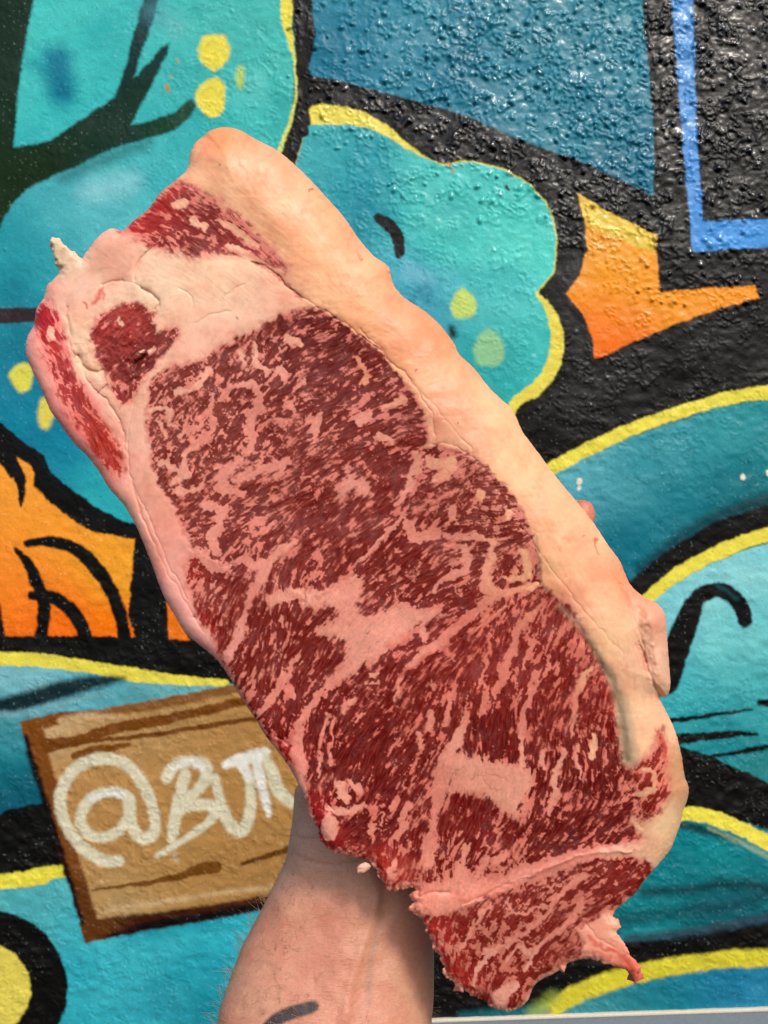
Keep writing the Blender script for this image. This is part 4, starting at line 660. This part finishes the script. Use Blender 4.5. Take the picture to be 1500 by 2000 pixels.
FF = np.concatenate([FF]+SF); fp = np.concatenate([fp]+SPt)
FF = FF[:, ::1]
fatA = np.concatenate([fat.ravel()]+[fat.ravel()[bv]]*rings)
mt = NT('raw_beef')
a_ = mt.attr('paint'); fa = mt.attr('fatness')
n1 = mt.noise(1500, 2); n2 = mt.noise(420, 4, .65); n3 = mt.noise(150, 3)
mt.l(mt.colvar(a_.outputs['Color'], mt.ramp(n2.outputs[0], .3, .7, .94, 1.06)), mt.b.inputs['Base Color'])
rr = mt.n('ShaderNodeMath', operation='ADD'); mt.l(mt.ramp(fa.outputs['Fac'], 0, 1, .27, .42), rr.inputs[0]); mt.l(mt.ramp(n3.outputs[0], .3, .7, -.06, .1), rr.inputs[1])
mt.l(rr.outputs[0], mt.b.inputs['Roughness'])
bn = mt.bump(n1.outputs[0], .26, .0002); bn = mt.bump(n2.outputs[0], .12, .0003, bn); mt.l(bn, mt.b.inputs['Normal'])
mt.l(mt.ramp(fa.outputs['Fac'], 0, 1, .15, .33), mt.b.inputs['Specular IOR Level'])
mt.l(mt.ramp(fa.outputs['Fac'], .5, 1, .0, .25), mt.b.inputs['Subsurface Weight'])
cw = mt.n('ShaderNodeMath', operation='MULTIPLY'); mt.l(mt.ramp(n3.outputs[0], .5, .72, 0, .5), cw.inputs[0]); mt.l(mt.ramp(fa.outputs['Fac'], .3, 1, 1, .04), cw.inputs[1]); mt.l(cw.outputs[0], mt.b.inputs['Coat Weight']); mt.b.inputs['Coat Roughness'].default_value = .13
gx_ = mt.noise(950, 2, .7); mt.l(mt.bump(gx_.outputs[0], .75, .0011), mt.b.inputs['Coat Normal'])
mt.b.inputs['Subsurface Radius'].default_value = (1, .45, .3); mt.b.inputs['Subsurface Scale'].default_value = .0012
steak = empty('steak', (0, DS, 0))
tag(steak, 'large raw marbled beef steak with thick pale fat cap held up on the hand', 'steak')
PL = {'fat_cap': 'thick smooth pale fat cap along the right side', 'torn_shred': 'thin white torn shred sticking out at the upper left', 'torn_strip': 'pointed red and white torn strip at the lower right', 'edge_muscle': 'bright red meat along the left edge',
      'fat_flap': 'rounded fat flap curling over the right edge', 'flap_muscle': 'finely marbled flap hanging at the bottom', 'round_muscle': 'small round dark red muscle at the upper left', 'end_muscle': 'fibrous red wedge at the top end'}
for k, nm in enumerate(names):
    sel = FF[fp == k]
    if len(sel) == 0: continue
    u, inv = np.unique(sel, return_inverse=True)
    o = mesh_np(nm, VV[u]-np.array([0, DS, 0]), inv.reshape(-1, 4), CC[u], mt.m, steak, True, {'fatness': fatA[u]})
    if nm in PL: o['label'] = PL[nm]
# back of the steak (coarse)
st = 9; bxs = np.arange(36, 1364, st); bys = np.arange(236, 1992, st); BX, BY = np.meshgrid(bxs.astype(f32), bys.astype(f32))
BSD = sdf_poly(BX, BY, smooth(OUT, 2)); ins = BSD < -2
cb = ins[:-1, :-1] & ins[1:, :-1] & ins[1:, 1:] & ins[:-1, 1:]; jb, ib = np.nonzero(cb); idb = np.arange(BX.size).reshape(BX.shape)
FB = np.stack([idb[jb, ib], idb[jb, ib+1], idb[jb+1, ib+1], idb[jb+1, ib]], -1)
bdep = BACK-.001-.008*(1-sstep(-45, -8, -BSD*-1))*0 - .007*sstep(-40, -4, BSD)+.0006*fbm(BX/60, BY/60, 1, 2)
VB = world_pts(BX, BY, bdep).reshape(-1, 3); ub, invb = np.unique(FB, return_inverse=True)
cbk = SP((206, 130, 112))*np.ones((len(ub), 3)); nzb = (noise(BX/20, BY/20, 3).ravel()[ub] > .5)[:, None]; cbk = np.where(nzb, cbk, SP((130, 40, 34)))
mesh_np('back_face', VB[ub]-np.array([0, DS, 0]), invb.reshape(-1, 4), cbk, mt.m, steak, True, {'fatness': nzb[:, 0].astype(f32)})
# small torn scrap hanging from the lower edge
def lump(name, cpx, cpy, dp, rx, ry, rz, ang_, c, parent, seed, amp_=.3):
    th = np.linspace(0, np.pi, 22); ph = np.linspace(0, 2*np.pi, 34)[:-1]; T, Pp = np.meshgrid(th, ph, indexing='ij')
    x = np.sin(T)*np.cos(Pp); z = np.sin(T)*np.sin(Pp); y = np.cos(T)
    rr_ = 1+amp_*2*fbm(x*1.6+seed+5, z*1.6+y*1.3+seed+5, 2, 3)
    x, y, z = x*rr_*rx, y*rr_*ry, z*rr_*rz
    xr = x*math.cos(ang_)-z*math.sin(ang_); zr = x*math.sin(ang_)+z*math.cos(ang_)
    c0 = world_pts(np.array(cpx), np.array(cpy), np.array(dp)); Vv = np.stack([xr+c0[0], y+c0[1]-DS, zr+c0[2]], -1).reshape(-1, 3)
    a, b_ = T.shape; ii = np.arange(a*b_).reshape(a, b_); Fq = np.stack([ii[:-1, :], np.roll(ii, -1, 1)[:-1, :], np.roll(ii, -1, 1)[1:, :], ii[1:, :]], -1).reshape(-1, 4)
    return mesh_np(name, Vv, Fq, np.ones((len(Vv), 3))*SP(c), mt.m, parent, True, {'fatness': np.ones(len(Vv))})
o = lump('meat_scrap', 710, 1695, DS+.003, .0030, .0015, .0020, .5, (232, 178, 158), steak, 3)
o['label'] = 'small pale scrap hanging below the lower left edge'

# ================================================================== ARM AND HAND
person = empty('person', tuple(world_pts(np.array(690.), np.array(1750.), np.array(.465))))
tag(person, 'bare forearm and hand with a dark tattoo stroke holding the steak up from behind', 'person')
def ring_loft(rs, n=40):
    """rs: list of (px,py,depth,halfwidth m,halfdepth m)"""
    cs = [world_pts(np.array(float(a)), np.array(float(b)), np.array(c)) for a, b, c, _, _ in rs]; Vv = []; Fs = []
    for k_, c in enumerate(cs):
        ax = cs[min(k_+1, len(cs)-1)]-cs[max(k_-1, 0)]; ax = ax/np.linalg.norm(ax)
        yv = np.array([0, 1, 0])-ax*ax[1]; yv /= np.linalg.norm(yv); xv = np.cross(ax, yv)
        for t in np.linspace(0, 2*np.pi, n+1)[:-1]: Vv.append(c+xv*math.cos(t)*rs[k_][3]+yv*math.sin(t)*rs[k_][4])
    m_ = len(cs)
    for k_ in range(m_-1):
        for t in range(n): Fs.append((k_*n+t, k_*n+(t+1) % n, (k_+1)*n+(t+1) % n, (k_+1)*n+t))
    Fs.append(tuple(range(n))[::-1]); Fs.append(tuple((m_-1)*n+t for t in range(n)))
    return Vv, Fs
AV = []; AF = []
def add(vf):
    o_ = len(AV); AV.extend([tuple(v) for v in vf[0]]); AF.extend([tuple(i+o_ for i in f) for f in vf[1]])
hp = .233e-3
add(ring_loft([(590, 2750, .400, .046, .040), (612, 2400, .425, .0475, .038), (625, 2150, .446, .0475, .033), (634, 2000, .456, .0475, .0295), (659, 1900, .462, .0450, .0270), (683, 1800, .466, .0396, .0240), (703, 1700, .469, .0343, .0210), (712, 1620, .470, .0335, .0190), (722, 1560, .470, .0350, .0175)]))
add(ring_loft([(712, 1640, .470, .031, .017), (726, 1560, .470, .0345, .018), (770, 1460, .468, .041, .0165), (830, 1370, .466, .044, .0145), (880, 1300, .465, .044, .012), (900, 1262, .465, .040, .009)]))
FING = {'i': [(800, 1330, .464), (792, 1220, .462), (796, 1090, .461), (806, 990, .460), (812, 925, .460)], 'm': [(868, 1300, .464), (885, 1180, .461), (905, 1050, .460), (925, 945, .459), (935, 880, .459)],
        'r': [(940, 1300, .464), (970, 1200, .461), (1005, 1085, .460), (1035, 1000, .459), (1052, 945, .459)], 'p': [(990, 1350, .465), (1040, 1240, .462), (1090, 1130, .460), (1122, 1050, .459), (1136, 1003, .459)]}
FR = {'i': (.0105, .0098, .0092, .0085, .0075), 'm': (.0108, .0102, .0095, .0088, .0078), 'r': (.0102, .0096, .0090, .0083, .0074), 'p': (.0095, .0086, .0078, .0070, .0062)}
def finger(pts, rad):
    rs = []
    P_ = smooth(pts, 5, False); rd = np.interp(np.linspace(0, 1, len(P_)), np.linspace(0, 1, len(rad)), rad)
    for k_, (a, b, c) in enumerate(P_):
        kn = 1+.07*math.cos(2*np.pi*(k_/(len(P_)-1)*3))
        rs.append((a, b, c, rd[k_]*kn, rd[k_]*kn*.92))
    ax = P_[-1]-P_[-3]; ax = ax/np.hypot(ax[0], ax[1])
    for e in (.45, .75, .93): rs.append((P_[-1][0]+ax[0]*e*rad[-1]/hp*1.1, P_[-1][1]+ax[1]*e*rad[-1]/hp*1.1, P_[-1][2], rad[-1]*math.sqrt(1-e*e), rad[-1]*.92*math.sqrt(1-e*e)))
    return ring_loft(rs, 20)
for k_ in FING: add(finger(FING[k_], FR[k_]))
add(finger([(690, 1590, .468), (650, 1520, .464), (622, 1440, .462), (606, 1370, .461), (600, 1325, .461)], (.017, .0145, .0118, .0112, .0095)))
me0 = bpy.data.meshes.new('arm_src'); me0.from_pydata(AV, [], AF); o0 = bpy.data.objects.new('arm_src', me0); col.objects.link(o0)
md = o0.modifiers.new('r', 'REMESH'); md.mode = 'VOXEL'; md.voxel_size = .0011
ms = o0.modifiers.new('s', 'SMOOTH'); ms.iterations = 14; ms.factor = .6
dg = bpy.context.evaluated_depsgraph_get(); ev = o0.evaluated_get(dg); em = ev.to_mesh()
nvv = len(em.vertices); AVn = np.empty(nvv*3, f32); em.vertices.foreach_get('co', AVn); AVn = AVn.reshape(-1, 3)
NN = np.empty(nvv*3, f32); em.vertices.foreach_get('normal', NN); NN = NN.reshape(-1, 3)
quads = np.array([tuple(p.vertices) for p in em.polygons if len(p.vertices) == 4]); tris = [tuple(p.vertices) for p in em.polygons if len(p.vertices) != 4]
if tris: quads = np.concatenate([quads, np.array([(t[0], t[1], t[2], t[2]) for t in tris])]) if False else quads
ev.to_mesh_clear(); bpy.data.objects.remove(o0); bpy.data.meshes.remove(me0)
ax_ = AVn[:, 0]/AVn[:, 1]*2000+750; ay_ = 1000-AVn[:, 2]/AVn[:, 1]*2000; front = np.clip(-NN[:, 1], 0, 1)
dsp = np.zeros(nvv); DS_ = 1.25
def sline(pts, w): 
    P_ = smooth(pts, 5, False) if len(pts) > 2 else np.array(pts, float); return np.exp(-(np.maximum(sdf_stroke(ax_, ay_, P_, np.zeros(len(P_))), 0)/w)**2)
dsp += .0011*sline([(716, 1700), (735, 1750), (716, 1830), (690, 1900), (672, 1990)], 12)+.0008*sline([(672, 1690), (690, 1770), (672, 1860), (650, 1930)], 20)-.0008*sline([(760, 1740), (752, 1830), (728, 1930)], 30)-.0008*sline([(600, 1830), (590, 1900)], 40)
dsp += .0012*sline([(600, 1640), (590, 1700), (560, 1780)], 30)
for (a, b) in [([(575, 1632), (600, 1640), (640, 1636)], .0006), ([(572, 1668), (605, 1682), (650, 1690), (700, 1684)], .0006), ([(565, 1700), (600, 1716), (640, 1726)], .0003)]: dsp -= b*sline(a, 4)
dsp += .0004*fbm(ax_/26, ay_/26, 3, 3)*2
AVn = AVn+NN*(dsp*front*DS_)[:, None]
base = lin((224, 162, 132)); rd_ = lin((208, 118, 96)); ye = lin((220, 176, 140))
w1 = np.clip(fbm(ax_/60, ay_/60, 1, 3)*2.2+.35, 0, 1)[:, None]; w2 = np.clip(fbm(ax_/24, ay_/24, 5, 3)*2, 0, 1)[:, None]
AC = base*(1-w1*.5)+rd_*(w1*.5); AC = AC*(1-w2*.35)+ye*(w2*.35)
rb = np.exp(-((ax_-650)**2/(2*40**2)+(ay_-1820)**2/(2*60**2)))[:, None]*.45; AC = AC*(1-rb)+rd_*rb
wr = np.exp(-((ax_-620)**2/(2*60**2)+(ay_-1640)**2/(2*60**2)))[:, None]*.5; AC = AC*(1-wr)+lin((226, 184, 164))*wr
vein = (sline([(738, 1700), (744, 1790), (725, 1880), (722, 1960)], 7)*.35)[:, None]; AC = AC*(1-vein)+lin((150, 124, 120))*vein
tip = np.exp(-((ax_-1148)**2+(ay_-985)**2)/(2*30**2))[:, None]*.6; AC = AC*(1-tip)+lin((226, 116, 92))*tip
AC = AC*.74
sk = NT('skin'); sa = sk.attr('paint'); k1 = sk.noise(700, 4, .7); k2 = sk.noise(120, 3)
sk.l(sk.colvar(sa.outputs['Color'], sk.ramp(k1.outputs[0], .3, .7, .88, 1.12)), sk.b.inputs['Base Color'])
tcs = sk.n('ShaderNodeTexCoord'); mps = sk.n('ShaderNodeMapping'); mps.inputs['Rotation'].default_value = (0, R(35), 0); mps.inputs['Scale'].default_value = (.25, 1, 1.3); sk.l(tcs.outputs['Object'], mps.inputs['Vector'])
k3 = sk.noise(1050, 3, .6, mps.outputs[0])
bb = sk.bump(k3.outputs[0], .55, .0004); bb = sk.bump(k1.outputs[0], .35, .0005, bb); sk.l(bb, sk.b.inputs['Normal'])
sk.b.inputs['Roughness'].default_value = .48; sk.b.inputs['Subsurface Weight'].default_value = .12; sk.b.inputs['Subsurface Radius'].default_value = (1, .35, .2); sk.b.inputs['Subsurface Scale'].default_value = .003
ploc = np.array(person.location)
arm = mesh_np('forearm_and_hand', AVn-ploc, quads, AC, sk.m, person)
arm['label'] = 'pale bare forearm, wrist and open left hand'
# tattoo stroke: a skin-tight patch in the skin colours themselves
P_ = smooth([(515, 2016), (540, 1992), (570, 1978), (598, 1970), (612, 1965)], 5, False)
dt = sdf_stroke(ax_, ay_, P_, widths([24, 26, 27, 26, 22], len(P_), 0)); tm = (1-sstep(-3.5, 3.5, dt))*(front > .1)
AC2 = AC*(1-.96*tm[:, None])+lin((60, 56, 64))*.45*.96*tm[:, None]
arm.data.color_attributes['paint'].data.foreach_set('color', np.concatenate([AC2, np.ones((nvv, 1))], 1).astype(f32).ravel())
# fingernails on the far side of the fingertips
nail_m = simple('nail', (226, 170, 158), .3, 100, .05)
def nail(px, py, dp, r_, ang_):
    n_ = 9; Vv = []; 
    for j in range(n_):
        for i in range(n_):
            u = (i/(n_-1)*2-1); v = (j/(n_-1)*2-1); w = math.sqrt(max(0, 1-.25*v*v))
            x = math.sin(u*.95)*r_*.86*w; yv = math.cos(u*.95)*r_*.95; z = v*r_*.95-.15*r_*u*u*(v > 0)
            c0 = world_pts(np.array(float(px)), np.array(float(py)), np.array(dp))
            Vv.append((c0[0]+x*math.cos(ang_)-z*math.sin(ang_), c0[1]+yv, c0[2]+x*math.sin(ang_)+z*math.cos(ang_)))
    ii = np.arange(n_*n_).reshape(n_, n_); Fq = np.stack([ii[:-1, :-1], ii[:-1, 1:], ii[1:, 1:], ii[1:, :-1]], -1).reshape(-1, 4)
    return mesh_np('fingernail', np.array(Vv)-ploc, Fq, None, nail_m, person)
for k_ in FING:
    p = FING[k_]; a = math.atan2(-(p[-1][0]-p[-2][0]), -(p[-1][1]-p[-2][1])); nail(p[-1][0], p[-1][1], p[-1][2], FR[k_][-1], a)
nail(600, 1325, .461, .0095, .1)
# hairs
hv = []; hf = []; hrng = np.random.default_rng(3)
def hair(p, d, L, bend, r0):
    n_ = 7; q_ = p.copy(); dd_ = d/np.linalg.norm(d); base_ = len(hv)
    for k_ in range(n_):
        side_ = np.cross(dd_, [0, 1, 0]); side_ = side_/(np.linalg.norm(side_)+1e-9); up_ = np.cross(side_, dd_); r__ = r0*(1-.8*k_/(n_-1))
        for t in range(3): hv.append(q_+side_*math.cos(t*2.094)*r__+up_*math.sin(t*2.094)*r__)
        dd_ = dd_+bend; dd_ /= np.linalg.norm(dd_); q_ = q_+dd_*L/(n_-1)
    for k_ in range(n_-1):
        for t in range(3): a = base_+k_*3+t; b = base_+k_*3+(t+1) % 3; hf.append((a, b, b+3, a+3))
cand = np.nonzero((ay_ > 1600) & (ay_ < 2030) & (NN[:, 0] < -.75))[0]; rim = hrng.choice(cand, 150)
for i in rim:
    if hrng.random() > sstep(1600, 1800, ay_[i])+.12: continue
    d = NN[i]*1.0+np.array([-.3, hrng.normal(0, .35), hrng.normal(.9, .6)]); hair(AVn[i], d, hrng.uniform(.005, .011), np.array([hrng.normal(0, .12), 0, hrng.normal(.03, .14)]), .0001)
cand = np.nonzero((ay_ > 1640) & (ay_ < 2040) & (front > .4) & (ax_ < 720))[0]; inn_ = hrng.choice(cand, 620); pl = np.exp(-((ax_[inn_]-520)/70.)**2)+.25
for i, pr in zip(inn_, pl):
    if hrng.random() > pr: continue
    d = NN[i]*.35+np.array([hrng.normal(.3, .5), 0, hrng.normal(.2, .8)]); hair(AVn[i], d, hrng.uniform(.003, .008), np.array([hrng.normal(0, .25), hrng.normal(.03, .05), hrng.normal(0, .25)]), .00008)
cand = np.nonzero((ay_ > 1850) & (ay_ < 2030) & (NN[:, 0] > .8))[0]
for i in hrng.choice(cand, 40):
    d = NN[i]+np.array([.2, hrng.normal(0, .3), hrng.normal(-.6, .5)]); hair(AVn[i], d, hrng.uniform(.003, .007), np.array([0, 0, hrng.normal(0, .15)]), .00006)
hm = simple('blond_hair', (176, 138, 96), .5, 50, .3)
hr = mesh_np('arm_hair', np.array(hv)-ploc, np.array(hf), None, hm, person); hr['kind'] = 'stuff'; hr['label'] = 'fine blond hairs standing off the forearm'
